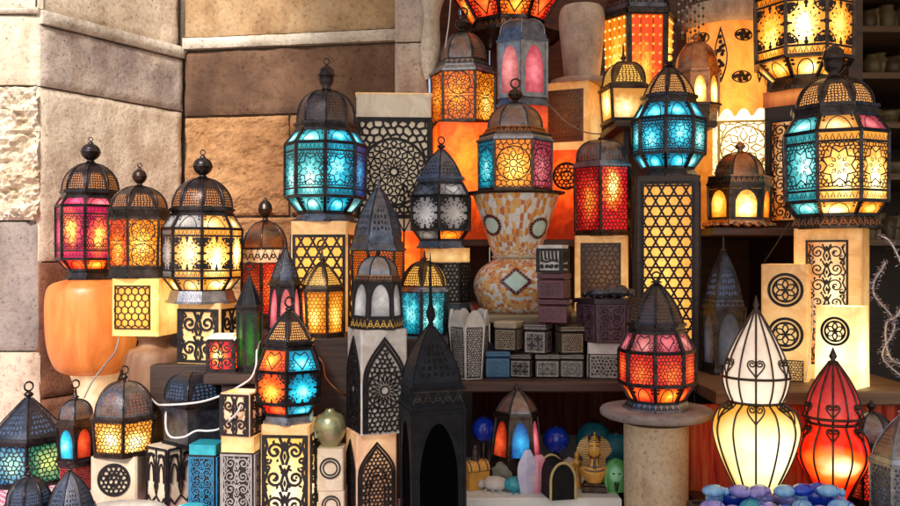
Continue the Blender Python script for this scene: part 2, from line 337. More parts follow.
# ------------------------------------------------------------------ mesh builder
class MB:
    def __init__(s): s.v = []; s.f = []; s.m = []; s.uv = []; s.sm = []; s.k = 0
    def face(s, pts, mi=0, uvs=None, smooth=False):
        n = len(s.v); s.v += [tuple(p) for p in pts]
        s.f.append(tuple(range(n, n+len(pts)))); s.m.append(mi); s.sm.append(smooth)
        s.uv.append(uvs if uvs else [(.5, .5)]*len(pts))
    def grid(s, rows, mi=0, uvf=None, closed=False, smooth=True):
        """rows of points sharing vertices"""
        n = len(s.v); w = len(rows[0])
        for r in rows: s.v += [tuple(p) for p in r]
        H = len(rows)
        for j in range(H-1):
            for i in range(w if closed else w-1):
                i2 = (i+1) % w
                s.f.append((n+j*w+i, n+j*w+i2, n+(j+1)*w+i2, n+(j+1)*w+i)); s.m.append(mi); s.sm.append(smooth)
                if uvf: s.uv.append([uvf(i, j), uvf(i+1, j), uvf(i+1, j+1), uvf(i, j+1)])
                else: s.uv.append([(i/max(1, w-1), j/max(1, H-1)), ((i+1)/max(1, w-1), j/max(1, H-1)), ((i+1)/max(1, w-1), (j+1)/max(1, H-1)), (i/max(1, w-1), (j+1)/max(1, H-1))])
    def box(s, x0, x1, y0, y1, z0, z1, mi=0, bev=0):
        if bev:
            b = bev
            # chamfered box from three nested outlines
            def ring(ix, iy, z): return [(x0+ix, y0+iy, z), (x1-ix, y0+iy, z), (x1-ix, y1-iy, z), (x0+ix, y1-iy, z)]
            rows = [ring(b, b, z0), ring(0, 0, z0+b), ring(0, 0, z1-b), ring(b, b, z1)]
            s.grid(rows, mi, closed=True, smooth=False)
            s.face(rows[3], mi, [(0, 0), (1, 0), (1, 1), (0, 1)]); s.face(rows[0][::-1], mi)
            return
        P = [(x0, y0, z0), (x1, y0, z0), (x1, y1, z0), (x0, y1, z0), (x0, y0, z1), (x1, y0, z1), (x1, y1, z1), (x0, y1, z1)]
        for q in ((0, 1, 5, 4), (1, 2, 6, 5), (2, 3, 7, 6), (3, 0, 4, 7), (4, 5, 6, 7), (3, 2, 1, 0)):
            s.face([P[i] for i in q], mi, [(0, 0), (1, 0), (1, 1), (0, 1)])
    def bar(s, p, q, t, mi=0, t2=None):
        p = Vector(p); q = Vector(q); d = (q-p)
        if d.length < 1e-6: return
        d.normalize(); up = Vector((0, 0, 1)) if abs(d.z) < .9 else Vector((0, 1, 0))
        a = d.cross(up).normalized()*(t/2); b = d.cross(a).normalized()*((t2 or t)/2)
        A = [p-a-b, p+a-b, p+a+b, p-a+b]; B = [q-a-b, q+a-b, q+a+b, q-a+b]
        for i in range(4):
            j = (i+1) % 4; s.face([A[i], A[j], B[j], B[i]], mi)
        s.face(A[::-1], mi); s.face(B, mi)
    def tube(s, pts, r, mi=0, seg=8, closed=False, r2=None):
        pts = [Vector(p) for p in pts]; n = len(pts); rows = []
        ref = None
        for i, p in enumerate(pts):
            a = pts[(i-1) % n] if (closed or i > 0) else p
            b = pts[(i+1) % n] if (closed or i < n-1) else p
            t = (b-a)
            if t.length < 1e-9: t = Vector((0, 0, 1))
            t.normalize()
            if ref is None:
                ref = t.cross(Vector((0, 0, 1)))
                if ref.length < .1: ref = t.cross(Vector((0, 1, 0)))
            ref = (ref - t*ref.dot(t))
            if ref.length < 1e-6: ref = t.orthogonal()
            ref.normalize(); bn = t.cross(ref)
            rr = r if r2 is None else r+(r2-r)*i/max(1, n-1)
            rows.append([p+(ref*math.cos(k*2*PI/seg)+bn*math.sin(k*2*PI/seg))*rr for k in range(seg)])
        if closed: rows.append(rows[0])
        s.grid(rows, mi, closed=True)
        if not closed:
            s.face(rows[0][::-1], mi); s.face(rows[-1], mi)
    def lathe(s, prof, mi=0, seg=24, c=(0, 0, 0), uvs=(1, 1), smooth=True, sx=1, sy=1):
        rows = []
        for r, z in prof:
            rows.append([(c[0]+r*sx*math.cos(-PI/2+k*2*PI/seg), c[1]+r*sy*math.sin(-PI/2+k*2*PI/seg), c[2]+z) for k in range(seg)])
        H = len(rows)
        s.grid(rows, mi, lambda i, j: (((i/seg+.5) % 1.0001)*uvs[0], j/(H-1)*uvs[1]), closed=True, smooth=smooth)
        if prof[0][0] > 1e-4: s.face(rows[0][::-1], mi)
        if prof[-1][0] > 1e-4: s.face(rows[-1], mi)
    def ell(s, c, rx, ry, rz, mi=0, seg=16, rings=10, fn=None):
        rows = []
        for j in range(rings+1):
            a = -PI/2+PI*j/rings; row = []
            for k in range(seg):
                t = k*2*PI/seg
                d = Vector((math.cos(a)*math.cos(t), math.cos(a)*math.sin(t), math.sin(a)))
                g = fn(d) if fn else 1
                row.append((c[0]+d.x*rx*g, c[1]+d.y*ry*g, c[2]+d.z*rz*g))
            rows.append(row)
        s.grid(rows, mi, closed=True)
    def build(s, name, mats, parent=None, loc=None):
        me = bpy.data.meshes.new(name)
        me.from_pydata(s.v, [], s.f)
        if not isinstance(mats, (list, tuple)): mats = [mats]
        for m in mats: me.materials.append(m)
        me.polygons.foreach_set('material_index', s.m)
        me.polygons.foreach_set('use_smooth', s.sm)
        uvl = me.uv_layers.new(name='UVMap')
        flat = []
        for u in s.uv:
            for a in u: flat += [a[0], a[1]]
        uvl.data.foreach_set('uv', flat)
        me.validate(); me.update()
        o = bpy.data.objects.new(name, me); COL.objects.link(o)
        if parent: o.parent = parent
        if loc: o.location = loc
        return o

LOG = []
def tag(o, label, cat, group=None, kind=None):
    if label: o['label'] = label
    if cat: o['category'] = cat
    if group: o['group'] = group
    if kind: o['kind'] = kind
    return o
def thing(name, label, cat, loc, rotz=0, group=None):
    o = bpy.data.objects.new(name, None); COL.objects.link(o)
    o.empty_display_size = .05
    o.location = loc; o.rotation_euler = (0, 0, rotz)
    return tag(o, label, cat, group)

# ------------------------------------------------------------------ patterns (strokes in a panel's own metres)
def circ(cx, cy, r, n=14, a0=0, a1=2*PI):
    full = abs(a1-a0-2*PI) < 1e-6
    return [(cx+r*math.cos(a0+(a1-a0)*i/n), cy+r*math.sin(a0+(a1-a0)*i/n)) for i in range(n if full else n+1)]
def spiral(cx, cy, r, a0, turns, n=16, hand=1):
    return [(cx+r*(1-.85*i/n)*math.cos(a0+hand*turns*2*PI*i/n), cy+r*(1-.85*i/n)*math.sin(a0+hand*turns*2*PI*i/n)) for i in range(n+1)]
def archpts(w, h, x0, x1, y0, ys, yt, n=10, ogee=.0):
    """pointed arch outline, from bottom left over the top to bottom right"""
    xm = (x0+x1)/2; L = [(x0, y0)]
    for i in range(n+1):
        a = i/n
        x = x0+(xm-x0)*(1-math.cos(a*PI/2))**(.95)
        y = ys+(yt-ys)*math.sin(a*PI/2)**(1.1) if not ogee else ys+(yt-ys)*((1-ogee)*math.sin(a*PI/2)+ogee*a**3)
        L.append((x, y))
    return L+[(2*xm-x, y) for x, y in L[-2::-1]]

def pattern(kind, w, h, rnd):
    """-> strokes [(pts, closed, width)], discs [(x, y, r)], quads"""
    st = []; di = []; qd = []
    m = min(w, h)
    def rect(x0, y0, x1, y1, t): st.append(([(x0, y0), (x1, y0), (x1, y1), (x0, y1)], True, t))
    def rosette(cx, cy, R, k, t, ring=True):
        st.append((circ(cx, cy, R*.22, 10), True, t))
        for i in range(k):
            a = 2*PI*i/k
            p = lambda r, d: (cx+r*math.cos(a+d), cy+r*math.sin(a+d))
            st.append(([p(R*.30, 0), p(R*.55, -.8*PI/k), p(R*.86, 0), p(R*.55, .8*PI/k)], True, t))
            st.append(([p(R*.86, 0), p(R*1.0, PI/k), p(R*.72, PI/k)], False, t))
        if ring: st.append((circ(cx, cy, R, max(16, k*2)), True, t*1.1))
    def hexgrid(x0, y0, x1, y1, c, t, jit=0, test=None):
        # honeycomb of cell size c, jittered nodes
        cache = {}
        def jn(x, y):
            k = (round(x/c*50), round(y/c*50))
            if k not in cache:
                cache[k] = (min(x1, max(x0, x+rnd.uniform(-jit, jit)*c)), min(y1, max(y0, y+rnd.uniform(-jit, jit)*c)))
            return cache[k]
        s = c/math.sqrt(3); ny = int((y1-y0)/(1.5*s))+2; nx = int((x1-x0)/c)+2
        seen = set()
        for j in range(-1, ny):
            for i in range(-1, nx):
                cx = x0+i*c+(c/2 if j % 2 else 0); cy = y0+j*1.5*s
                pts = [(cx+s*math.sin(a*PI/3), cy+s*math.cos(a*PI/3)) for a in range(6)]
                for a in range(6):
                    p, q = pts[a], pts[(a+1) % 6]
                    key = tuple(sorted(((round(p[0], 5), round(p[1], 5)), (round(q[0], 5), round(q[1], 5)))))
                    if key in seen: continue
                    seen.add(key)
                    mx, my = (p[0]+q[0])/2, (p[1]+q[1])/2
                    if not (x0 < mx < x1 and y0 < my < y1): continue
                    if test and not test(mx, my): continue
                    st.append(([jn(*p), jn(*q)], False, t))
    def scrolls(x0, y0, x1, y1, rows, t):
        hh = (y1-y0)/rows; ww = x1-x0; xm = (x0+x1)/2
        def leaf(x, y, a, L, wd):
            c, s = math.cos(a), math.sin(a)
            n_ = 5
            up = [(x+c*L*i/n_-s*wd*math.sin(PI*i/n_), y+s*L*i/n_+c*wd*math.sin(PI*i/n_)) for i in range(n_+1)]
            dn = [(x+c*L*i/n_+s*wd*math.sin(PI*i/n_), y+s*L*i/n_-c*wd*math.sin(PI*i/n_)) for i in range(n_+1)]
            for i in range(n_): qd.append([dn[i], dn[i+1], up[i+1], up[i]])
        for r in range(rows):
            cy = y0+hh*(r+.5); R = min(hh*.46, ww*.20)
            up = 1 if r % 2 else -1
            for sgn in (-1, 1):
                cx = xm+sgn*ww*(.24+rnd.uniform(-.01, .01))
                st.append((spiral(cx, cy, R, (PI if sgn > 0 else 0), 1.4, 16, sgn*up), False, t))
                st.append(([(xm+sgn*ww*.03, cy-hh*.5), (xm+sgn*ww*.09, cy-hh*.2), (xm+sgn*ww*.03, cy+hh*.15), (xm+sgn*ww*.12, cy+hh*.5)], False, t*1.1))
                st.append(([(xm+sgn*ww*.44, cy-hh*.5), (xm+sgn*ww*.49, cy-hh*.15), (xm+sgn*ww*.42, cy+hh*.2), (xm+sgn*ww*.47, cy+hh*.5)], False, t*1.1))
                st.append((spiral(xm+sgn*ww*.40, cy+hh*.36*up, R*.42, rnd.uniform(0, 6), 1.0, 9, sgn), False, t*.8))
                for q in range(4):
                    a = rnd.uniform(-.3, .3)+q*PI/2+.6
                    leaf(cx+R*.95*math.cos(a), cy+R*.95*math.sin(a), a+sgn*.9, R*.52, R*.15)
                leaf(cx, cy, rnd.uniform(0, 6), R*.4, R*.16)
            leaf(xm, cy-hh*.34, PI/2, hh*.3, ww*.035); leaf(xm, cy+hh*.06, PI/2, hh*.36, ww*.05)
    if kind in ('fil', 'filb'):           # lantern pane: fringes top and bottom, corner leaves, ring of petals
        t = m*.035
        rect(t/2, t/2, w-t/2, h-t/2, t*1.6)
        y0, y1 = 0, h
        if h > w*1.12:
            e = min(h*.17, (h-w)*.5+.02*h)
            for yb, yt in ((0, e), (h-e, h)):
                st.append(([(0, yb+ (e-t if yb == 0 else t)), (w, yb+(e-t if yb == 0 else t))], False, t*1.8))
                k = 7
                for i in range(k):
                    x = w*(i+.5)/k
                    st.append(([(x-w*.045, yb+e*.25), (x, yb+e*.72), (x+w*.045, yb+e*.25)], False, t*.8))
            y0, y1 = e, h-e
        hh = y1-y0; cx, cy = w/2, (y0+y1)/2; r = min(w, hh)
        if kind == 'filb':      # fine openwork in the corners round a clear star
            R = r*.40
            hexgrid(w*.03, y0, w*.97, y1, w*.105, t*.95, .22, lambda x, y: (x-cx)**2+((y-cy)*w/hh)**2 > R*R)
            for i in range(8):
                a = PI*i/4
                P = lambda q, d: (cx+q*math.cos(a+d), cy+q*hh/w*math.sin(a+d))
                st.append(([P(R*1.04, -.39), P(R*.70, 0), P(R*1.04, .39)], False, t))
                st.append(([P(R*.42, -.2), P(R*.62, 0), P(R*.42, .2), P(R*.30, 0)], True, t*.7))
        for sx in (() if kind == 'filb' else (-1, 1)):
            for sy in (-1, 1):
                ox, oy = cx+sx*w*.5, cy+sy*hh*.5
                st.append((circ(ox, oy, r*.30, 6, math.atan2(-sy, -sx)-PI/4, math.atan2(-sy, -sx)+PI/4), False, t))
                di.append((ox-sx*r*.11, oy-sy*r*.11, r*.075)); di.append((ox-sx*r*.28, oy-sy*r*.09, r*.045)); di.append((ox-sx*r*.09, oy-sy*r*.28, r*.045))
                # clustered leaves that leave a star shaped opening
                for q, (a_, l_, wd_) in enumerate((aa+rnd.uniform(-.05, .05), ll*rnd.uniform(.85, 1.15), ww_*rnd.uniform(.8, 1.2)) for aa, ll, ww_ in ((.10, .30, .035), (.42, .24, .045), (.785, .30, .05), (1.15, .24, .045), (1.47, .30, .035))):
                    dx, dy = -sx*math.cos(a_), -sy*math.sin(a_)
                    bx, by = ox-sx*r*.03, oy-sy*r*.03
                    pts_ = [(bx+dx*r*l_*v+(-dy)*r*wd_*math.sin(v*PI), by+dy*r*l_*v+dx*r*wd_*math.sin(v*PI)) for v in (0, .33, .66, 1)]
                    pts2_ = [(bx+dx*r*l_*v-(-dy)*r*wd_*math.sin(v*PI), by+dy*r*l_*v-dx*r*wd_*math.sin(v*PI)) for v in (0, .33, .66, 1)]
                    for v in range(3): qd.append([pts_[v], pts_[v+1], pts2_[v+1], pts2_[v]])
        for s_ in (() if kind == 'filb' else (-1, 1)):
            di.append((cx+s_*w*.46, cy, r*.06)); di.append((cx, cy+s_*hh*.46, r*.06))
            di.append((cx+s_*w*.39, cy, r*.035)); di.append((cx, cy+s_*hh*.39, r*.035))
        for i in range(0 if kind == 'filb' else 12):
            a = 2*PI*i/12
            di.append((cx+math.cos(a)*w*.36, cy+math.sin(a)*hh*.36, r*.032))
            st.append(([(cx+math.cos(a)*r*.22, cy+math.sin(a)*r*.22), (cx+math.cos(a+.13)*r*.30, cy+math.sin(a+.13)*r*.30)], False, t*.6))
    elif kind == 'slant':       # short slanted pane: border and a heart shaped arch
        t = m*.05
        rect(t/2, t/2, w-t/2, h-t/2, t*1.5)
        st.append((archpts(w, h, w*.2, w*.8, h*.05, h*.1, h*.85, 6), False, t))
        for s in (-1, 1):
            for yy in (.62, .82): di.append((w/2+s*w*.38, h*yy, m*.07))
    elif kind == 'heart':
        t = m*.05
        rect(t/2, t/2, w-t/2, h-t/2, t*1.5)
        st.append(([(w*.5, h*.12), (w*.2, h*.62), (w*.3, h*.86), (w*.5, h*.72), (w*.7, h*.86), (w*.8, h*.62)], True, t))
        for s in (-1, 1): hexgrid(w*.5+s*w*.33-w*.12, h*.06, w*.5+s*w*.33+w*.12, h*.55, w*.12, t*.6, .1)
    elif kind in ('star', 'stard'):
        n = max(2, round(w/(.045 if kind == 'star' else .03))); c = w/n; t = c*.115
        ny = max(1, round(h/c)); cyh = h/ny
        rect(t*.4, t*.4, w-t*.4, h-t*.4, t*2.2)
        for j in range(ny+1):
            for i in range(n+1):
                x, y = i*c, j*cyh
                if 0 < i < n and 0 < j < ny or True:
                    pts = circ(x, y, c*.27, 12)
                    if 0 < i < n and 0 < j < ny: st.append((pts, True, t))
                    else:
                        pts = [p for p in circ(x, y, c*.27, 24) if 0 <= p[0] <= w and 0 <= p[1] <= h]
                        for a, b in zip(pts, pts[1:]):
                            if (a[0]-b[0])**2+(a[1]-b[1])**2 < (c*.12)**2: st.append(([a, b], False, t))
                for k in range(8):
                    a = k*PI/4+PI/8
                    p = (x+c*.27*math.cos(a), y+c*.27*math.sin(a)); q = (x+c*.56*math.cos(a-.06*(-1)**k), y+c*.56*math.sin(a-.06*(-1)**k))
                    if 0 <= q[0] <= w and 0 <= q[1] <= h and 0 <= p[0] <= w and 0 <= p[1] <= h: st.append(([p, q], False, t))
        for j in range(ny):
            for i in range(n):
                x, y = (i+.5)*c, (j+.5)*cyh
                st.append(([(x+(c*.22 if k % 2 else c*.12)*math.cos(k*PI/4), y+(c*.22 if k % 2 else c*.12)*math.sin(k*PI/4)) for k in range(8)], True, t))
    elif kind == 'kagome':
        d = w/3.2; t = d*.125
        rect(t*.3, t*.3, w-t*.3, h-t*.3, t*1.5)
        def clip(px, py, dx, dy):
            t0, t1 = -1e9, 1e9
            for p_, v_, hi in ((px, dx, w), (py, dy, h)):
                if abs(v_) < 1e-9:
                    if p_ < 0 or p_ > hi: return None
                else:
                    a, b = sorted(((0-p_)/v_, (hi-p_)/v_)); t0 = max(t0, a); t1 = min(t1, b)
            return (t0, t1) if t1 > t0 else None
        for k_, ang in enumerate((0, PI/3, 2*PI/3)):
            nx, ny = -math.sin(ang), math.cos(ang)
            for i in range(-40, 60):
                off_ = d*.866*(i+.5)*.75
                px, py = w/2+nx*off_, h/2+ny*off_
                c_ = clip(px, py, math.cos(ang), math.sin(ang))
                if c_: st.append(([(px+math.cos(ang)*c_[0], py+math.sin(ang)*c_[0]), (px+math.cos(ang)*c_[1], py+math.sin(ang)*c_[1])], False, t))
    elif kind == 'hex':
        c = m/5.2; t = c*.16
        rect(t/2, t/2, w-t/2, h-t/2, t*1.3); hexgrid(0, 0, w, h, c, t)
    elif kind == 'mesh':        # fine irregular openwork
        c = m/7.5; t = c*.22
        rect(t/2, t/2, w-t/2, h-t/2, t*1.4); hexgrid(0, 0, w, h, c, t, .22)
    elif kind == 'meshbig':
        c = m/6; t = c*.26
        rect(t/2, t/2, w-t/2, h-t/2, t*1.4); hexgrid(0, 0, w, h, c, t, .25)
    elif kind == 'rose2':       # two rosettes one above the other
        t = w*.030
        rect(t/2, t/2, w-t/2, h-t/2, t*1.6)
        k = max(1, round(h/w*1.05)); hh = h/k
        for i in range(k):
            cy = hh*(i+.5); R = min(w*.46, hh*.46)
            rosette(w/2, cy, R, 8, t)
            hexgrid(0, hh*i, w, hh*(i+1), w*.16, t*.9, .15, lambda x, y: (x-w/2)**2+(y-cy)**2 > R*R*1.02)
    elif kind == 'roses':       # lattice of rosettes
        n = max(2, round(w/.10)); R = w/n*.5; t = R*.13
        ny = max(1, round(h/(2*R)))
        for j in range(ny):
            for i in range(n):
                rosette(R*(2*i+1), h/ny*(j+.5), R*.98, 10, t)
        for j in range(ny+1):
            for i in range(n+1):
                di.append((min(w-.001, max(.001, R*2*i)), min(h-.001, max(.001, h/ny*j)), R*.14))
    elif kind == 'bigrose':
        t = w*.024
        rect(t/2, t/2, w-t/2, h-t/2, t*2.4)
        cy = h*.46; R = w*.46
        for r0, r1, k, wd in ((.16, .42, 12, .10), (.46, .72, 16, .085), (.74, .98, 20, .07)):
            for i in range(k):
                a = 2*PI*(i+.5*(k % 8 == 0))/k
                P = lambda r, d: (w/2+R*r*math.cos(a+d), cy+R*r*math.sin(a+d))
                st.append(([P(r0, 0), P((r0+r1)/2, -PI/k*.72), P(r1, 0), P((r0+r1)/2, PI/k*.72)], True, t))
        st.append((circ(w/2, cy, R*.13, 12), True, t*1.5)); st.append((circ(w/2, cy, R, 36), True, t*1.6))
        for rr_ in (.44, .73): st.append((circ(w/2, cy, R*rr_, 32), True, t*.9))
        hexgrid(0, 0, w, h, w*.115, t*1.35, .18, lambda x, y: (x-w/2)**2+(y-cy)**2 > R*R*1.02)
    elif kind == 'rose1':
        t = m*.03
        rect(t/2, t/2, w-t/2, h-t/2, t*2)
        R = m*.44; rosette(w/2, h/2, R, 12, t)
        hexgrid(0, 0, w, h, m*.11, t*.8, .15, lambda x, y: (x-w/2)**2+(y-h/2)**2 > R*R*1.02)
    elif kind == 'arab':
        t = w*.035
        rect(t/2, t/2, w-t/2, h-t/2, t*1.6)
        scrolls(w*.05, h*.03, w*.95, h*.97, max(2, round(h/w*2.3)), t)
    elif kind == 'arabbold':
        t = w*.055
        rect(t/2, t/2, w-t/2, h-t/2, t*1.2)
        scrolls(w*.04, h*.03, w*.96, h*.97, max(2, round(h/w*1.8)), t)
    elif kind in ('arch', 'archrose', 'archlat'):   # black arch spandrel with openwork under it
        t = w*.031
        ap = archpts(w, h, w*.10, w*.90, 0, h*.55, h*.93, 10, .35)
        # spandrel to the panel edges, quads between the arch and the outline
        n = len(ap)
        for i in range(n-1):
            a, b = ap[i], ap[i+1]
            half = i < n//2
            ex = 0 if half else w
            if a[1] < h*.55 and b[1] <= h*.5501:
                qd.append([(ex, a[1]), a, b, (ex, b[1])])
        st.append((ap, False, w*.055)); st.append((archpts(w, h, w*.04, w*.96, 0, h*.56, h*.985, 10, .35), False, w*.05))
        if kind == 'archrose':
            cy = h*.44; R = w*.385
            st.append((circ(w/2, cy, R*.25, 14), True, t))
            for k in range(16):
                a = 2*PI*k/16
                P = lambda r, d: (w/2+r*math.cos(a+d), cy+r*math.sin(a+d))
                st.append(([P(R*.34, 0), P(R*.72, -.15), P(R*.94, 0), P(R*.72, .15)], True, t))
            st.append((circ(w/2, cy, R, 32), True, t*1.1))
            inside = lambda x, y: (x-w/2)**2+(y-cy)**2 > R*R*1.03 and w*.12 < x < w*.88 and y < h*(.9-abs(x-w/2)/w*.75)
            hexgrid(0, 0, w, h, w*.11, t, .2, inside)
        else:
            inside = lambda x, y: w*.12 < x < w*.88 and y < h*(.92-abs(x-w/2)/w*.8)
            hexgrid(0, 0, w, h, w*.105, t*1.05, .12, inside)
            for f in (.30, .2): st.append((archpts(w, h, w*(.5-f), w*(.5+f), h*.08, h*.3, h*(.35+f), 8), False, t*1.2))
    elif kind == 'archonly':
        st.append((archpts(w, h, w*.12, w*.88, 0, h*.45, h*.88, 10), False, w*.09))
        ap = archpts(w, h, w*.12, w*.88, 0, h*.45, h*.88, 10)
        n = len(ap)
        for i in range(n-1):
            a, b = ap[i], ap[i+1]
            ex = 0 if i < n//2 else w
            qd.append([(ex, a[1]), a, b, (ex, b[1])] if b[1] != a[1] else [(ex, a[1]), a, b, (ex, b[1])])
        qd.append([(0, h*.885), (w, h*.885), (w, h), (0, h)])
    elif kind == 'arches':      # row of window arches
        t = w*.03; k = 2
        rect(t/2, t/2, w-t/2, h-t/2, t*2)
        for i in range(k):
            x0 = w*i/k; x1 = w*(i+1)/k
            st.append((archpts(w, h, x0+w*.03, x1-w*.03, 0, h*.45, h*.78, 8), False, t*1.6))
            st.append((circ((x0+x1)/2, h*.9, w*.05, 8), True, t))
            hexgrid(x0, h*.72, x1, h, w*.09, t*.9, .1)
    elif kind == 'archvine':    # pale box with black gothic tracery hanging from the top
        t = w*.045
        st.append(([(t/2, 0), (t/2, h)], False, t*1.6)); st.append(([(w-t/2, 0), (w-t/2, h)], False, t*1.6)); st.append(([(0, h-t/2), (w, h-t/2)], False, t*1.6))
        for i in range(2):
            x0 = w*i/2; x1 = x0+w/2; xm = (x0+x1)/2
            st.append((archpts(w, h, x0+w*.05, x1-w*.05, h*.30, h*.5, h*.9, 7), False, t))
            st.append((spiral(xm-w*.09, h*.86, w*.08, 0, 1.2, 9), False, t*.8)); st.append((spiral(xm+w*.09, h*.86, w*.08, PI, 1.2, 9, -1), False, t*.8))
            st.append((archpts(w, h, x0+w*.13, x1-w*.13, h*.42, h*.5, h*.74, 5), False, t*.8))
        st.append(([(w*.5, h*.55), (w*.42, h*.35), (w*.5, h*.18), (w*.58, h*.35)], True, t)); st.append(([(w*.5, h*.55), (w*.5, h)], False, t))
        st.append(([(0, h*.04), (w*.12, h*.16), (w*.25, h*.05), (w*.5, h*.18), (w*.75, h*.05), (w*.88, h*.16), (w, h*.04)], False, t))
    elif kind == 'medal':
        R = m*.42; cx, cy = w/2, h/2; t = R*.10
        st.append((circ(cx, cy, R, 28), True, R*.17))
        hexgrid(cx-R, cy-R, cx+R, cy+R, R*.33, t, .15, lambda x, y: (x-cx)**2+(y-cy)**2 < (R*.95)**2)
        st.append((circ(cx, cy, R*.42, 12), True, t))
    elif kind == 'medal4':
        R = m*.42; cx, cy = w/2, h/2; t = R*.11
        st.append((circ(cx, cy, R, 28), True, R*.18))
        st.append((circ(cx, cy, R*.76, 24), True, t))
        for k in range(6):
            a = k*PI/3
            st.append((circ(cx+R*.38*math.cos(a), cy+R*.38*math.sin(a), R*.36, 12), True, t*.8))
    elif kind == 'medalring':
        R = m*.42; cx, cy = w/2, h/2
        st.append((circ(cx, cy, R, 28), True, R*.15)); st.append((circ(cx, cy, R*.70, 24), True, R*.12))
    elif kind == 'script':      # angular brush strokes
        t = m*.07
        rect(t/2, t/2, w-t/2, h-t/2, t*1.5)
        for i in range(5):
            x = w*(.16+.155*i); a = rnd.uniform(.52, .60)
            st.append(([(x, h*.9), (x+w*.02, h*a), (x+w*rnd.uniform(.05, .1), h*(a-.06))], False, t*1.1))
        st.append(([(w*.12, h*.5), (w*.4, h*.44), (w*.62, h*.52), (w*.88, h*.46)], False, t*1.1))
        for i in range(4):
            x = w*(.2+.2*i)
            st.append((spiral(x, h*.24, w*.09, rnd.uniform(0, 6), 1.1, 10), False, t*.9))
    elif kind == 'band':
        t = h*.10; k = max(3, round(w/h*1.6))
        st.append(([(0, t/2), (w, t/2)], False, t*1.6)); st.append(([(0, h-t/2), (w, h-t/2)], False, t*1.6))
        for i in range(k):
            x = w*(i+.5)/k; d = w/k*.5
            st.append(([(x-d, t), (x, h-t), (x+d, t)], False, t*.9)); st.append((circ(x, h*.42, h*.13, 7), True, t*.7))
    elif kind == 'sparse':      # oval lozenges: dark field with light cells
        c = m/4.2; t = c*.40
        rect(t/2, t/2, w-t/2, h-t/2, t); hexgrid(0, 0, w, h, c, t, .12)
    elif kind == 'leaves':
        t = m*.035
        rect(t/2, t/2, w-t/2, h-t/2, t*2.2)
        nx = max(2, round(w/m*3.2)); ny = max(2, round(h/m*3.2)); cw = w/nx; chh = h/ny
        for j in range(ny):
            for i in range(nx):
                x, y = cw*(i+.5), chh*(j+.5); a = PI/4 if (i+j) % 2 else -PI/4
                a += rnd.uniform(-.3, .3)
                p = lambda r, s: (x+r*math.cos(a)-s*math.sin(a), y+r*math.sin(a)+s*math.cos(a))
                L = cw*.58; st.append(([p(-L, 0), p(0, L*.42), p(L, 0), p(0, -L*.42)], True, t)); di.append((x, y, L*.16))
    elif kind == 'star1':
        t = m*.05
        rect(t/2, t/2, w-t/2, h-t/2, t*1.6)
        cx, cy = w/2, h/2
        for k in range(8):
            a = k*PI/4; P = lambda r, d: (cx+r*math.cos(a+d), cy+r*math.sin(a+d))
            st.append(([P(m*.10, 0), P(m*.26, -.28), P(m*.36, 0), P(m*.26, .28)], True, t*.8))
            di.append((cx+m*.42*math.cos(a+.39), cy+m*.42*math.sin(a+.39), m*.05))
        hexgrid(0, 0, w, h, m*.15, t*.6, .15, lambda x, y: max(abs(x-cx), abs(y-cy)) > m*.40)
    elif kind == 'goth':        # plain pane with pointed arch, stone-like frame
        ap = archpts(w, h, w*.11, w*.89, h*.06, h*.5, h*.93, 10)
        n = len(ap)
        for i in range(n-1):
            a, b = ap[i], ap[i+1]
            qd.append([(0 if i < n//2 else w, a[1]), a, b, (0 if i < n//2 else w, b[1])])
        qd.append([(0, 0), (w, 0), (w, h*.06), (0, h*.06)]); qd.append([(0, h*.93), (w, h*.93), (w, h), (0, h)])
        st.append((ap, False, w*.05))
    elif kind == 'beads':
        t = w*.05
        rect(t/2, t/2, w-t/2, h-t/2, t)
        for i in range(2): st.append(([(w*(i+1)/3, 0), (w*(i+1)/3, h)], False, t*.35))
    elif kind == 'flower':
        rect(0, 0, w, h, m*.06)
        for cx, cy, R in ((w*.22, h*.6, h*.3), (w*.78, h*.6, h*.3)):
            for k in range(8):
                a = k*PI/4; st.append((circ(cx+R*.6*math.cos(a), cy+R*.6*math.sin(a), R*.22, 6), True, R*.16))
    elif kind == 'none': pass
    return st, di, qd

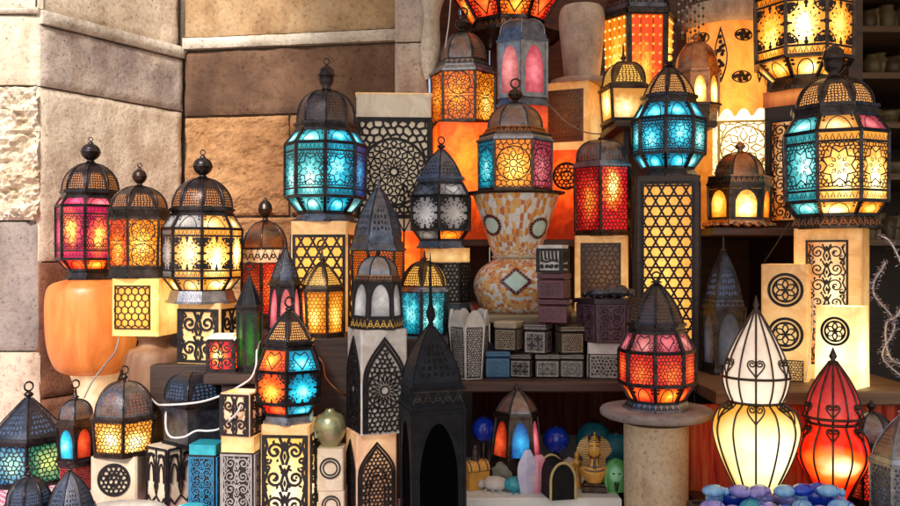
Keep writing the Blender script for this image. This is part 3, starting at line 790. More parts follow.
def put_pattern(mb, q, kind, mi=0, lift=.0012, seed=1, wall=False):
    """lay a cutwork pattern on a panel given by its four corners (bl, br, tr, tl)"""
    bl, br, tr, tl = [Vector(p) for p in q]
    w = ((br-bl).length+(tr-tl).length)/2; h = ((tl-bl).length+(tr-br).length)/2
    nrm = (br-bl).cross(tl-bl).normalized()
    rnd = random.Random(seed)
    st, di, qd = pattern(kind, w, h, rnd)
    def P(x, y, off):
        u = x/w; v = y/h
        return bl*(1-u)*(1-v)+br*u*(1-v)+tr*u*v+tl*(1-u)*v+nrm*off
    cnt = 0
    for pts, closed, t in st:
        off = lift+.00003*(cnt % 30); cnt += 1
        n = len(pts)
        L = []
        for i in range(n):
            p = pts[i]; a = pts[i-1] if (i > 0 or closed) else None; b = pts[(i+1) % n] if (i < n-1 or closed) else None
            dirs = []
            if a is not None: dirs.append((p[0]-a[0], p[1]-a[1]))
            if b is not None: dirs.append((b[0]-p[0], b[1]-p[1]))
            nn = []
            for dx, dy in dirs:
                l = math.hypot(dx, dy) or 1e-9; nn.append((-dy/l, dx/l))
            nx = sum(k[0] for k in nn)/len(nn); ny = sum(k[1] for k in nn)/len(nn)
            l2 = nx*nx+ny*ny; sc = 1/max(l2, .35)
            L.append((p[0]+nx*sc*t/2, p[1]+ny*sc*t/2, p[0]-nx*sc*t/2, p[1]-ny*sc*t/2))
        rng = range(n if closed else n-1)
        for i in rng:
            a = L[i]; b = L[(i+1) % n]
            mb.face([P(a[2], a[3], off), P(b[2], b[3], off), P(b[0], b[1], off), P(a[0], a[1], off)], mi)
            if wall:
                mb.face([P(a[0], a[1], off), P(b[0], b[1], off), P(b[0], b[1], .0004), P(a[0], a[1], .0004)], mi)
                mb.face([P(b[2], b[3], off), P(a[2], a[3], off), P(a[2], a[3], .0004), P(b[2], b[3], .0004)], mi)
    for x, y, r in di:
        off = lift+.00003*(cnt % 30); cnt += 1
        mb.face([P(px, py, off) for px, py in circ(x, y, r, 7)], mi)
    for f in qd:
        off = lift-.0002+.00003*(cnt % 5); cnt += 1
        pts = [P(px, py, off) for px, py in f]
        if (pts[1]-pts[0]).cross(pts[2]-pts[1]).dot(nrm) < 0: pts = pts[::-1]
        mb.face(pts, mi)

# ------------------------------------------------------------------ lanterns
def vert(n, R, z, k):
    a = -PI/2-PI/n+k*2*PI/n
    return Vector((R*math.cos(a), R*math.sin(a), z))
def extent(n, off):
    return max(abs(math.sin(off-PI/n+k*2*PI/n)) for k in range(n))
DOMES = {
 'round': lambda t: .86*(1-t**2.3)**.62+.14,
 'full': lambda t: .88*(1-t**2.8)**.52+.12,
 'pointed': lambda t: .90*(1-t**1.55)**.92+.10,
 'cone': lambda t: 1-.90*t**1.12,
 'spire': lambda t: .93*(1-t**1.25)**1.0+.07,
 'bell': lambda t: 1-.45*t-.42*t**2.4,
 'onion': lambda t: (1+.10*math.sin(t*PI))*(1-t**2.0)**.6*.88+.12,
}
def finial_prof(style, r, h):
    if style == 'ball':
        P = [(.62, 0), (.40, .07), (.34, .13), (.52, .17), (.74, .24), (.93, .36), (1.0, .46), (1.05, .48), (1.05, .51), (1.0, .53), (.93, .64), (.76, .75), (.50, .83), (.26, .87), (.32, .90), (.20, .94), (.02, 1)]
    elif style == 'long':
        P = [(.75, 0), (.45, .12), (.75, .22), (.88, .36), (.92, .50), (1.05, .52), (1.05, .58), (.95, .62), (.85, .78), (.5, .88), (.2, .94), (.04, 1)]
    elif style == 'spike':
        P = [(.8, 0), (.5, .08), (1.0, .16), (1.0, .22), (.5, .3), (.35, .5), (.28, .8), (.05, 1)]
    else:
        P = [(.6, 0), (.5, .2), (1, .4), (1, .6), (.4, .85), (.05, 1)]
    return [(a*r, b*h) for a, b in P]

def lantern(name, label, cat, px, D, secs, n=8, rot=0, rest=None, group=None, barpx=2.6, metalm=None, frame=True, face_cam=True, x=None, dyn=None):
    """secs from bottom to top in photograph pixels:
       ('M', ybot, ytop, wbot, wtop, mat)             solid metal band, foot, cornice (name optional)
       ('G', ybot, ytop, wbot, wtop, [mats], pattern) glass panes
       ('A', ybot, ytop, wbot, wtop, mat, pattern, (u0,u1,v0,v1), sides, patmat)  alabaster / wooden body
       ('D', ybot, ytop, wbot, style, mat)            dome
       ('F', ybot, ytop, w, style, mat, ring_px)      finial"""
    metalm = metalm or IRON
    secs = [list(s) for s in secs]
    if rest is not None: secs[0][1] = PY(rest, D)
    y0 = secs[0][1]
    xw = X(px, D) if x is None else x
    off = math.radians(rot)
    rz = off-(math.atan2(xw, D) if face_cam else 0)
    t = thing(name, label, cat, (xw, D, Z(y0, D)), rz, group)
    if any(s_[0] == 'D' for s_ in secs):      # hand made: none stands quite plumb
        lr = random.Random(int(px*13+y0)); t.rotation_euler[0] = lr.uniform(-.011, .011); t.rotation_euler[1] = lr.uniform(-.014, .014)
    ext = extent(n, off)
    R = lambda w: S(w, D)/2/ext
    H = lambda y: S(y0-y, D)
    bt = S(barpx, D)
    fr = MB(); seed = int(px*7+y0) % 997
    for s in secs:
        k = s[0]
        if k == 'M':
            mb = MB(); m = s[5] if len(s) > 5 and s[5] else metalm
            z0, z1, r0, r1 = H(s[1]), H(s[2]), R(s[3]), R(s[4])
            lip = min(.002, abs(z1-z0)*.2)
            rows = [[vert(n, r, z, i) for i in range(n)] for r, z in ((r0, z0), (r1, z1))]
            mb.grid(rows, 0, lambda i, j: (i*1.0, float(j)), closed=True, smooth=False)
            mb.face(rows[0][::-1]); mb.face(rows[-1])
            # rolled rim on the wider end
            rw, zw = (r0, z0+lip) if r0 >= r1 else (r1, z1-lip)
            for i in range(n): mb.bar(vert(n, rw, zw, i), vert(n, rw, zw, i+1), bt*.9)
            if len(s) > 7 and s[7]:
                for i in range(n):
                    q = (vert(n, r0*1.0, z0, i), vert(n, r0, z0, i+1), vert(n, r1, z1, i+1), vert(n, r1, z1, i))
                    put_pattern(mb, q, s[7], 1, .0012, seed)
                mb.build(s[6] if s[6] else 'band', [m, s[8] if len(s) > 8 else GOLD], t)
            else:
                nm = s[6] if len(s) > 6 and s[6] else ('base' if s is secs[0] else ('cornice' if any(q[0] == 'G' for q in secs[:secs.index(s)]) else 'band'))
                mb.build(nm, m, t)
        elif k == 'G':
            z0, z1, r0, r1 = H(s[1]), H(s[2]), R(s[3]), R(s[4])
            mats = s[5]; pt = s[6]
            for i in range(n):
                q = [vert(n, r0, z0, i), vert(n, r0, z0, i+1), vert(n, r1, z1, i+1), vert(n, r1, z1, i)]
                mb = MB(); mb.face(q, 0, [(0, 0), (1, 0), (1, 1), (0, 1)])
                pm = s[7] if len(s) > 7 and s[7] else BLK
                put_pattern(mb, q, pt, 1, .0012, seed+i)
                if pt == 'beads':
                    bl, br, tr, tl = q; nr = (br-bl).cross(tl-bl).normalized()
                    cc = 5; rr = max(6, int((tl-bl).length/(br-bl).length*4))
                    for a in range(cc):
                        for b in range(rr):
                            u = (a+.7)/(cc+.4); v = (b+.5)/rr
                            p = (bl*(1-u)+br*u)*(1-v)+(tl*(1-u)+tr*u)*v+nr*.001
                            mb.ell(p, .0042, .0042, .0042, 2, 6, 4)
                    mb.build('glass_pane', [mats[i % len(mats)], pm, G_WHT], t)
                else:
                    mb.build('glass_pane', [mats[i % len(mats)], pm], t)
                fr.bar(vert(n, r0, z0, i), vert(n, r1, z1, i), bt)
                fr.bar(vert(n, r0, z0, i), vert(n, r0, z0, i+1), bt)
                fr.bar(vert(n, r1, z1, i), vert(n, r1, z1, i+1), bt)
        elif k == 'A':
            z0, z1, r0, r1 = H(s[1]), H(s[2]), R(s[3]), R(s[4])
            mb = MB()
            rb = min(.004, r0*.06)
            # walls with softened vertical edges
            for i in range(n):
                a0, a1 = vert(n, r0, z0, i), vert(n, r0, z0, i+1); b0, b1 = vert(n, r1, z1, i), vert(n, r1, z1, i+1)
                e = (a1-a0).normalized()*rb
                f = (b1-b0).normalized()*rb
                ns = 5
                rows = []
                for j in range(ns+1):
                    v = j/ns; l = (a0+e)*(1-v)+(b0+f)*v; r = (a1-e)*(1-v)+(b1-f)*v
                    rows.append([l*(1-q/4)+r*q/4 for q in range(5)])
                mb.grid(rows, 0, smooth=False)
                pr = vert(n, r0, z0, i-1)
                e2 = (a0-pr).normalized()*rb; f2 = (b0-vert(n, r1, z1, i-1)).normalized()*rb
                mb.face([a0-e2, a0+e, b0+f, b0-f2], 0, [(0, 0), (0, 0), (0, 1), (0, 1)])
            op = len(s) > 10 and s[10] == 'open'
            if op:
                zi = z1-(z1-z0)*.7
                inn = [vert(n, r1*.82, z1, i) for i in range(n)]; low = [vert(n, r1*.82, zi, i) for i in range(n)]
                mb.grid([[vert(n, r1*.985, z1, i) for i in range(n)], inn], 0, closed=True, smooth=False)
                mb.grid([inn, low], 0, closed=True, smooth=False); mb.face(low, 0)
            else: mb.face([vert(n, r1*.985, z1, i) for i in range(n)], 0, [(.5, .7)]*n)
            mb.face([vert(n, r0, z0, i) for i in range(n)][::-1], 0)
            mb.build('body' if not (len(s) > 11 and s[11]) else s[11], s[5], t)
            if s[6] and s[6] != 'none':
                u0, u1, v0, v1 = s[7] if len(s) > 7 and s[7] else (.06, .94, .06, .94)
                sides = s[8] if len(s) > 8 and s[8] else range(n)
                pm = s[9] if len(s) > 9 and s[9] else BLK
                for i in sides:
                    bl, br, tr, tl = vert(n, r0, z0, i), vert(n, r0, z0, i+1), vert(n, r1, z1, i+1), vert(n, r1, z1, i)
                    B = lambda u, v: (bl*(1-u)+br*u)*(1-v)+(tl*(1-u)+tr*u)*v
                    ks = s[6] if isinstance(s[6], (list, tuple)) else [(s[6], (u0, u1, v0, v1))]
                    for kk, (a, b, c, d) in ks:
                        mp = MB()
                        q = (B(a, c), B(b, c), B(b, d), B(a, d))
                        put_pattern(mp, q, kk, 0, .0030, seed+i, True)
                        bk = s[12] if len(s) > 12 and s[12] else None
                        if bk:
                            nq = (Vector(q[1])-Vector(q[0])).cross(Vector(q[3])-Vector(q[0])).normalized()*.0007
                            mp.face([Vector(z_)+nq for z_ in q], 1, [(0, 0), (1, 0), (1, 1), (0, 1)])
                        mp.build('lattice_panel' if not kk.startswith('medal') else 'medallion', [pm, bk] if bk else pm, t)
        elif k == 'D':
            z0, z1, r0 = H(s[1]), H(s[2]), R(s[3]); prof = DOMES[s[4]]; m = s[5] if len(s) > 5 and s[5] else P_IRON
            mb = MB(); J = 12
            sub = 3
            zz = lambda t_: z0+(z1-z0)*(t_)
            for i in range(n):
                rows = []
                for j in range(J+1):
                    tt = j/J; r = r0*prof(tt)
                    a, b = vert(n, r, zz(tt), i), vert(n, r, zz(tt), i+1)
                    row = []
                    for q in range(sub+1):
                        u = q/sub; p = a*(1-u)+b*u
                        # lobes bulge a little between the seams
                        bul = 1+.035*math.sin(u*PI)*(1-tt*.5)
                        row.append(Vector((p.x*bul, p.y*bul, p.z)))
                    rows.append(row)
                mb.grid(rows, 0)
            mb.face([vert(n, r0*prof(1), z1, i) for i in range(n)])
            for i in range(n):
                pts = [vert(n, r0*prof(j/J)*1.01, zz(j/J), i) for j in range(J+1)]
                mb.tube(pts, bt*.30, 1, 5)
            mb.build('dome', [m, metalm], t)
        elif k == 'F':
            z0, z1 = H(s[1]), H(s[2]); r = S(s[3], D)/2
            mb = MB()
            ringr = S(s[6], D)/2 if len(s) > 6 and s[6] else 0
            top = z1-2*ringr*.9 if ringr else z1
            mb.lathe([(a, z0+b) for a, b in finial_prof(s[4], r, max(.004, top-z0))], 0, 16)
            mb.build('finial', s[5] if len(s) > 5 and s[5] else metalm, t)
            if ringr:
                rb_ = MB()
                rb_.tube([(ringr*math.cos(a*PI/8), 0, z1-ringr+ringr*math.sin(a*PI/8)) for a in range(16)], max(.0012, ringr*.22), 0, 6, True)
                rb_.build('hanging_ring', s[5] if len(s) > 5 and s[5] else metalm, t)
    if fr.f and frame: fr.build('frame', metalm, t)
    return t
SKY_S, SUN_S, SUN_A, AWN = .15, 5.0, 12, .5
# ================================================================== setting
ZT = .64       # left table
ZR = .69       # right table
ZN = .697      # white slab in the niche
S1, S2, S4, S5, S6, S7, S8 = 1.006, .938, 1.2376, 1.046, .908, 1.561, 1.264

def struct(name, mb, m):
    o = mb.build(name, m); o['kind'] = 'structure'; return o
g = MB(); g.face([(-40, -30, 0), (40, -30, 0), (40, 60, 0), (-40, 60, 0)], 0, [(0, 0), (1, 0), (1, 1), (0, 1)])
struct('ground', g, stone('paving stone', (.30, .25, .19), (.42, .36, .29), (.52, .46, .38), 3))

# ---- old stone walls
def block(mb, o, d, nrm, s0, s1, z0, z1, mi, proud=0, rough=.004, seed=0, gap=.0022, hew=0):
    """one dressed block: displaced face with worn, rounded edges"""
    s0 += gap; s1 -= gap; z0 += gap; z1 -= gap
    st = .0075 if hew else .012
    nu = max(3, min(130, int((s1-s0)/st))); nv = max(3, min(110, int((z1-z0)/st)))
    rows = []
    for j in range(nv+1):
        row = []
        for i in range(nu+1):
            u = min(1, max(0, i/nu)); v = min(1, max(0, j/nv))
            s = s0+(s1-s0)*u; z = z0+(z1-z0)*v
            e = min(u*(s1-s0), (1-u)*(s1-s0), v*(z1-z0), (1-v)*(z1-z0))
            wear = noise.fractal(Vector((s*24+seed, z*24, 3)), .8, 2.2, 3)*.011
            h = proud-.006*max(0, 1-e/(.004+max(0, wear*2.2)))**1.5
            h += rough*(noise.fractal(Vector((s*14+seed*3.1, z*14, seed)), .9, 2.1, 4))
            if hew:
                q_ = noise.cell_vector(Vector((s*17+.4*noise.noise(Vector((z*20, s*9, 1))), z*24+.4*noise.noise(Vector((s*22, z*8, 5))), seed)))
                h += hew*(.8*noise.fractal(Vector((s*11+seed, z*16, 7)), .45, 2.3, 6)+.9*abs(noise.noise(Vector((s*30, z*38, 2))))+.35*(q_.x-.5))
            p = o+d*s+nrm*h
            row.append((p.x, p.y, z))
        rows.append(row)
    mb.grid(rows, mi, smooth=not hew)
    back = lambda p_: (p_[0]-nrm.x*.05, p_[1]-nrm.y*.05, p_[2])
    for edge in (rows[0], rows[-1][::-1], [r[0] for r in rows][::-1], [r[-1] for r in rows]):
        mb.grid([[back(p_) for p_ in edge], edge], mi, smooth=False)
def zz(py, D=2.45): return Z(py, D)
C0 = Vector((-1.116, 2.45, 0)); C1 = Vector((-.86, 2.90, 0)); C2 = Vector((-.076, 2.76, 0))
sm = [ST_CREAM, ST_LEDGE, ST_ROUGH, ST_GREYP, ST_BEIGE, ST_PINK, ST_BROWN, ST_ORNG, ST_TAN, ST_DARK, MORTAR, ST_GREYD]
# pier: front face and the oblique return
mb = MB()
d = Vector((1, 0, 0)); n_ = Vector((0, -1, 0)); o = Vector((-2.0, 2.45, 0)); L = 2.0-1.116
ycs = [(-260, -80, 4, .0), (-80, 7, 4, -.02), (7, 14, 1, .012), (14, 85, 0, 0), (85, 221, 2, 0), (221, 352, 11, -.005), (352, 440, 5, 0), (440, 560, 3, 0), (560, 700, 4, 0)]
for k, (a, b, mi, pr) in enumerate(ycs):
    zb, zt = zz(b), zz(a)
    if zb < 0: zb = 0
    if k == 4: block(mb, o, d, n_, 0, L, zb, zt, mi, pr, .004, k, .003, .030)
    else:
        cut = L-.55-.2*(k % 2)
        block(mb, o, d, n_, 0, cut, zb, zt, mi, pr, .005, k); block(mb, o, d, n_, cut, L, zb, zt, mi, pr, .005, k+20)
mb.face([(-2.0, 2.475, 0), (-1.116, 2.475, 0), (-1.116, 2.475, 2.7), (-2.0, 2.475, 2.7)], 10)
d = (C1-C0).normalized(); n_ = Vector((d.y, -d.x, 0)); L = (C1-C0).length
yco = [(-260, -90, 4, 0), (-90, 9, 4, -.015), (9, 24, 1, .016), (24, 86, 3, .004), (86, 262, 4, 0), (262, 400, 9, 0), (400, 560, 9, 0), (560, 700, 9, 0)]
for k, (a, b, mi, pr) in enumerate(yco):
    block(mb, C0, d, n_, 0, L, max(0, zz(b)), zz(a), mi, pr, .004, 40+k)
w0 = C0-n_*.02; w1 = C1-n_*.02
mb.face([(w0.x, w0.y, 0), (w1.x, w1.y, 0), (w1.x, w1.y, 2.7), (w0.x, w0.y, 2.7)], 10)
tag(mb.build('stone_pier', sm), 'pale limestone block pier with rough hewn front at far left', 'wall')
mb = MB()
d = (C2-C1).normalized(); n_ = Vector((d.y, -d.x, 0)); L = (C2-C1).length
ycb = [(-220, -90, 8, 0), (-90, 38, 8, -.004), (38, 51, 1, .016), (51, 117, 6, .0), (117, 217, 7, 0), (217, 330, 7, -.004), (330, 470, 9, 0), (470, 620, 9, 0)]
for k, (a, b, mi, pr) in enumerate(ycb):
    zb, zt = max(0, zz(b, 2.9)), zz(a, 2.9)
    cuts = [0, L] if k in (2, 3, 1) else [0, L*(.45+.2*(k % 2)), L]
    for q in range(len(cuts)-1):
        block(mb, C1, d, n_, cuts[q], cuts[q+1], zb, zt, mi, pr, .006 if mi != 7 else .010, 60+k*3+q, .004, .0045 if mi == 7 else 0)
w0 = C1-n_*.02; w1 = C2-n_*.02
mb.face([(w0.x, w0.y, 0), (w1.x, w1.y, 0), (w1.x, w1.y, 2.7), (w0.x, w0.y, 2.7)], 10)
tag(mb.build('stone_wall', sm), 'brown and orange sandstone wall behind the blue lantern', 'wall')

mb = MB(); mb.box(-.90, -.84, 2.925, 3.0, 0, 2.7); mb.box(-2.0, -1.12, 2.5, 2.6, 0, 2.7)
tag(mb.build('wall_core', MORTAR), 'dark mortar core in the inner corner of the stone walls', 'wall')
# worn stone jamb at the end of the wall with a curved corbel on it
mb = MB(); jd = Vector((1, 0, 0)); jn = Vector((0, -1, 0))
for k, (a, b) in enumerate(((-240, -60), (-60, 42), (42, 150), (150, 260), (260, 400))):
    block(mb, Vector((-.165, 2.66, 0)), jd, jn, 0, .10, Z(b, 2.66), Z(a, 2.66), 0, 0, .006, 90+k)
    block(mb, Vector((-.065, 2.66, 0)), Vector((0, 1, 0)), Vector((1, 0, 0)), 0, .10, Z(b, 2.66), Z(a, 2.66), 0, 0, .006, 96+k)
tag(mb.build('stone_jamb', ST_GREYP), 'worn grey stone jamb at the end of the brown wall', 'wall')
mb = MB(); rows = []
for j in range(22):
    v = j/21; z = Z(78, 2.62)+v*(Z(-60, 2.62)-Z(78, 2.62))
    w_ = .012+.075*v**1.6+.012*math.sin(v*9); dep = .02+.10*v**1.3
    row = []
    for i in range(17):
        th = PI*i/16
        row.append((-.062+w_*(-math.cos(th))+.018*v, 2.655-dep*math.sin(th)+.004*noise.noise(Vector((i*.8, j*.7, 0))), z))
    rows.append(row)
mb.grid(rows)
tag(mb.build('stone_corbel', ST_LEDGE), 'pale carved stone corbel tapering down beside the amber lantern', 'corbel')

# back panel of the stall
mb = MB()
for i in range(14):
    x0 = -.06+i*.096; mb.box(x0, x0+.093, 2.95+.003*(i % 3), 2.98, .0, 2.6, 0, .002)
tag(mb.build('back_panel', W_RED), 'dark red brown boarded panel behind the stacked lamps', 'wall')
# dark shop behind on the right
mb = MB(); mb.box(1.30, 3.4, 4.5, 4.6, 0, 2.8); mb.box(3.3, 3.4, 2.2, 4.5, 0, 2.8); mb.box(1.285, 1.33, 2.9, 4.5, 0, 2.8); mb.box(1.2, 3.4, 2.2, 4.6, 2.8, 2.9)
tag(mb.build('shop_interior', W_DARK), 'dark shop room behind the stall at far right', 'building')
yrows = [(-2, 3.75), (33, 3.75), (78, 3.85), (126, 3.85), (176, 3.85), (240, 3.9)]
mb = MB()
zsh = []
for y, D in yrows:
    z = Z(y, D); zsh.append((z, D)); mb.box(1.35, 3.28, D-.12, 4.48, z-.025, z)
tag(mb.build('shop_shelves', W_BRN), 'tiers of brown shelves in the dark shop', 'shelf')
pots = ['small pale jar on the top visible back shelf', 'pale round jar on the second shelf of the dark shop', 'brown bowl on the third shelf of the dark shop', 'squat brown bowl in the heap on the fourth back shelf', 'tall pale cup on the low back shelf of the shop']
pr_ = [[(.030, 0), (.036, .02), (.036, .06), (.028, .075), (.032, .085), (.02, .086), (.0, .06)],
       [(.026, 0), (.042, .03), (.040, .06), (.022, .075), (.028, .085), (.018, .086), (.0, .07)],
       [(.024, 0), (.045, .03), (.055, .05), (.050, .051), (.03, .02), (.0, .015)],
       [(.03, 0), (.058, .025), (.060, .045), (.055, .046), (.03, .016), (.0, .012)],
       [(.028, 0), (.034, .05), (.040, .10), (.036, .101), (.028, .03), (.0, .02)]]
for r in range(5):
    z, D = zsh[r+1]
    for k in range(5):
        x = X(862+k*(9+r % 2)+(r*4 % 7), D)
        m_ = MB(); m_.lathe([(a, b) for a, b in pr_[r]], 0, 14)
        q = m_.build('glazed_pot', CLAY if (k+r) % 3 else CLAY2)
        q.location = (x, D-.05+.02*(k % 2), z); q.scale = (1, 1, .9+.12*((k*7+r) % 3))
        tag(q, pots[r], 'pot', 'pots on the shelves of the dark shop')
        if r in (2, 3) :
            q2 = q.copy(); COL.objects.link(q2); q2.location = (x+.02, D+.12, z); q2.scale = (1.1, 1.1, 1.5)

# canvas awning added unseen over the stall to shade it; thin cloth passes some sun
CANVAS, nt_, b_ = nmat('cream canvas')
tr_ = nd(nt_, 'ShaderNodeBsdfTranslucent'); tr_.inputs[0].default_value = (.92, .69, .47, 1)
df_ = nd(nt_, 'ShaderNodeBsdfDiffuse'); df_.inputs[0].default_value = (.55, .42, .30, 1)
mx_ = nd(nt_, 'ShaderNodeMixShader'); mx_.inputs[0].default_value = AWN
nt_.links.new(df_.outputs[0], mx_.inputs[1]); nt_.links.new(tr_.outputs[0], mx_.inputs[2])
nt_.links.new(mx_.outputs[0], nt_.nodes['Material Output'].inputs[0])
mb = MB(); rows = []
for j in range(25):
    y = -1.2+4.6*j/24
    rows.append([(-.60+4.3*i/40, y, 2.50+.035*math.sin(i*PI/5)+.06*(y-1)/4) for i in range(41)])
mb.grid(rows)
tag(mb.build('added_awning', CANVAS), 'cream canvas awning put unseen above the stall to shade it', 'added_awning')
# ---- display furniture
def plank(mb, x0, x1, y0, y1, z, t=.022, mi=0): mb.box(x0, x1, y0, y1, z-t, z, mi, .003)
mb = MB(); mb.box(-1.9, -.002, 1.56, 2.42, 0, ZT-.004)
t = mb.build('display_table', W_DARK); tag(t, 'low table under the left lanterns', 'table')
mb = MB(); rows = []
NX = 60; NY = 24
for j in range(NY+3):
    row = []
    for i in range(NX+1):
        x = -1.92+1.915*i/NX
        if j < 2: y = 1.55; z = ZT-.22*(2-j)/2+.0
        else: y = 1.55+.87*(j-2)/NY; z = ZT+.002+.0018*noise.noise(Vector((x*12, y*12, 0)))+.0018
        if j < 2: y -= .012*math.sin(x*40)*(2-j)/2
        row.append((x, y, z))
    rows.append(row)
mb.grid(rows)
tag(mb.build('gingham_cloth', GING), 'pink and white checked cloth covering the left table', 'tablecloth')
# stepped stand on the left
ST = thing('stepped_stand', 'dark stepped wooden stand in the shadow under the left lanterns', 'stand', (0, 2.0, ZT))
def stp(*b):
    m_ = MB(); m_.box(b[0], b[1], b[2]-2.0, b[3]-2.0, b[4]-ZT, b[5]-ZT, 0, .003); m_.build('step', W_DARK, ST)
stp(-.475, -.004, 2.035, 2.42, ZT+.006, S1); stp(-.86, -.004, 2.425, 2.64, .3, S1-.0005)
stp(-.70, -.50, 2.10, 2.40, ZT+.006, S2); stp(-.53, -.405, 1.935, 2.098, S2-.022, S2+.0005); stp(-.495, -.41, 1.95, 2.03, ZT+.006, S2-.024)
stp(-.003, .055, 2.22, 2.64, .3, S1+.0005)
# shelves on the right
SH = thing('display_shelves', 'dark wooden shelves carrying the boxes and lamps', 'shelf', (.4, 2.95, S6))
def shl(x0, x1, y0, y1, z, t=.022, m=W_RED):
    m_ = MB(); m_.box(x0-.4, x1-.4, y0-2.95, y1-2.95, z-t-S6, z-S6, 0, .003); m_.build('shelf_board', m, SH)
shl(-.001, .56, 2.04, 2.948, S6, .024); shl(.562, 1.02, 1.90, 2.948, S6-.0004, .03, W_BRN)
shl(.062, .478, 2.215, 2.948, S5, .02, W_PALE)
shl(-.05, .455, 2.46, 2.948, S4, .02); shl(.45, .728, 2.45, 2.948, S7, .018); shl(.66, 1.05, 2.26, 2.948, S8, .02)
m_ = MB(); m_.box(.98-.4, 1.01-.4, 2.30-2.95, -.002, -S6+.0, S8-.021-S6); m_.build('side_board', W_RED, SH)
m_ = MB(); m_.box(.655-.4, .668-.4, 2.60-2.95, -.002, .001, S8-.021-S6); m_.build('side_board', W_RED, SH)
m_ = MB(); m_.box(.482-.4, .498-.4, 2.50-2.95, -.002, .001, S7-.019-S6); m_.build('side_board', W_RED, SH)
# front niche table + slab, right table
mb = MB(); mb.box(.015, .352, 1.86, 2.5, 0, ZN-.032)
tag(mb.build('niche_table', W_DARK), 'dark base carrying the white slab under the shelf', 'table')
mb = MB(); mb.box(.018, .352, 1.845, 2.52, ZN-.03, ZN, 0, .003)
tag(mb.build('white_slab', WHITEP), 'white painted slab under the trinkets in the dark niche', 'shelf')
mb = MB(); mb.box(.505, 1.5, 1.42, 2.2, 0, ZR)
tag(mb.build('display_table', W_DARK), 'low dark table under the wire wrapped lamps at right', 'table')
def curtain(name, label, x0, x1, y, z0, z1, amp=.008, k=60):
    mb = MB(); rows = []
    n = int((x1-x0)/.006)
    for j in range(9):
        v = j/8
        rows.append([(x0+(x1-x0)*i/n, y-amp*math.sin(k*(x0+(x1-x0)*i/n)+1.3*math.sin(v*3))*(.4+.6*(1-v)), z0+(z1-z0)*v) for i in range(n+1)])
    mb.grid(rows)
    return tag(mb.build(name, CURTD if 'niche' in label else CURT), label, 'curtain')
curtain('red_curtain', 'red cloth with painted shade hanging at the back of the trinket niche', .02, .50, 2.50, ZN, S6-.026)
curtain('red_curtain', 'red pleated cloth hanging below the shelf behind the amphora lamps', .51, 1.0, 1.93, ZR, S6-.032)

# ================================================================== the lanterns, left group
def box(name, label, cat, px, D, yb, yt, w, mat, kind='none', win=None, rot=0, rest=None, sides=None, pm=None, group=None, taper=1, n=4, op=False, extra=None, x=None, back=None):
    secs = [('A', yb, yt, w, w*taper, mat, kind, win, sides, pm, 'open' if op else None, None, back)]
    if extra: secs += extra
    return lantern(name, label, cat, px, D, secs, n, rot, rest, group, frame=False, x=x)
def jar(name, label, cat, px, D, prof, mat, rest=None, seg=32, group=None, uvs=(1, 1)):
    """prof: (half width px, y px) bottom to top"""
    prof = [list(p) for p in prof]
    if rest is not None: prof[0][1] = PY(rest, D)
    y0 = prof[0][1]
    mb = MB(); mb.lathe([(S(a, D), S(y0-b, D)) for a, b in prof], 0, seg, uvs=uvs)
    o = mb.build(name, mat); o.location = (X(px, D), D, Z(y0, D)); o.rotation_euler[2] = -math.atan2(X(px, D), D)
    return tag(o, label, cat, group)
def smoothp(pts, k=4):
    out = []
    n = len(pts)
    for i in range(n-1):
        p0 = pts[max(0, i-1)]; p1 = pts[i]; p2 = pts[i+1]; p3 = pts[min(n-1, i+2)]
        for q in range(k):
            t = q/k
            out.append(tuple(.5*(2*b+(c-a)*t+(2*a-5*b+4*c-d_)*t*t+(3*b-a-3*c+d_)*t**3) for a, b, c, d_ in zip(p0, p1, p2, p3)))
    out.append(tuple(pts[-1])); return out

FOOT = lambda yb, yt, w0, w1, m=None: ('M', yb, yt, w0, w1, m, 'base')
# A: alabaster stand, orange vase, red lantern
jar('alabaster_stand', 'round cream alabaster stand beneath the orange vase', 'stand', 95, 2.36, smoothp([(29, 470), (30, 440), (24, 408), (19, 390), (24, 373)], 3), ALBP, ZT+.005)
jar('alabaster_vase', 'big glowing orange alabaster vase under the red lantern', 'vase', 92, 2.36, smoothp([(24, 373), (35, 366), (42, 345), (44, 315), (43, 294), (38, 284), (24, 279.5)], 4)+[(20, 279.5)], ALBO)
lantern('glass_lantern', 'red and magenta lantern with round bronze dome on the orange vase', 'lantern', 90, 2.36, [
    FOOT(279.5, 270, 45, 40), ('G', 270, 259, 42, 62, [G_ORG, G_LRED, G_RED, G_RED, G_RED, G_RED, G_RED, G_LRED], 'slant'), ('G', 259, 207, 63, 64, [G_MAGR, G_RED, G_MAG, G_RED, G_RED, G_RED, G_MAG, G_MAGR], 'filb'),
    ('G', 207, 198, 64, 53, [G_PNK, G_MAG], 'slant'), ('M', 198, 192, 53, 56), ('D', 192, 163, 53, 'round', P_BRZ), ('F', 163, 137, 19, 'ball', None, 4)], 8, 14)
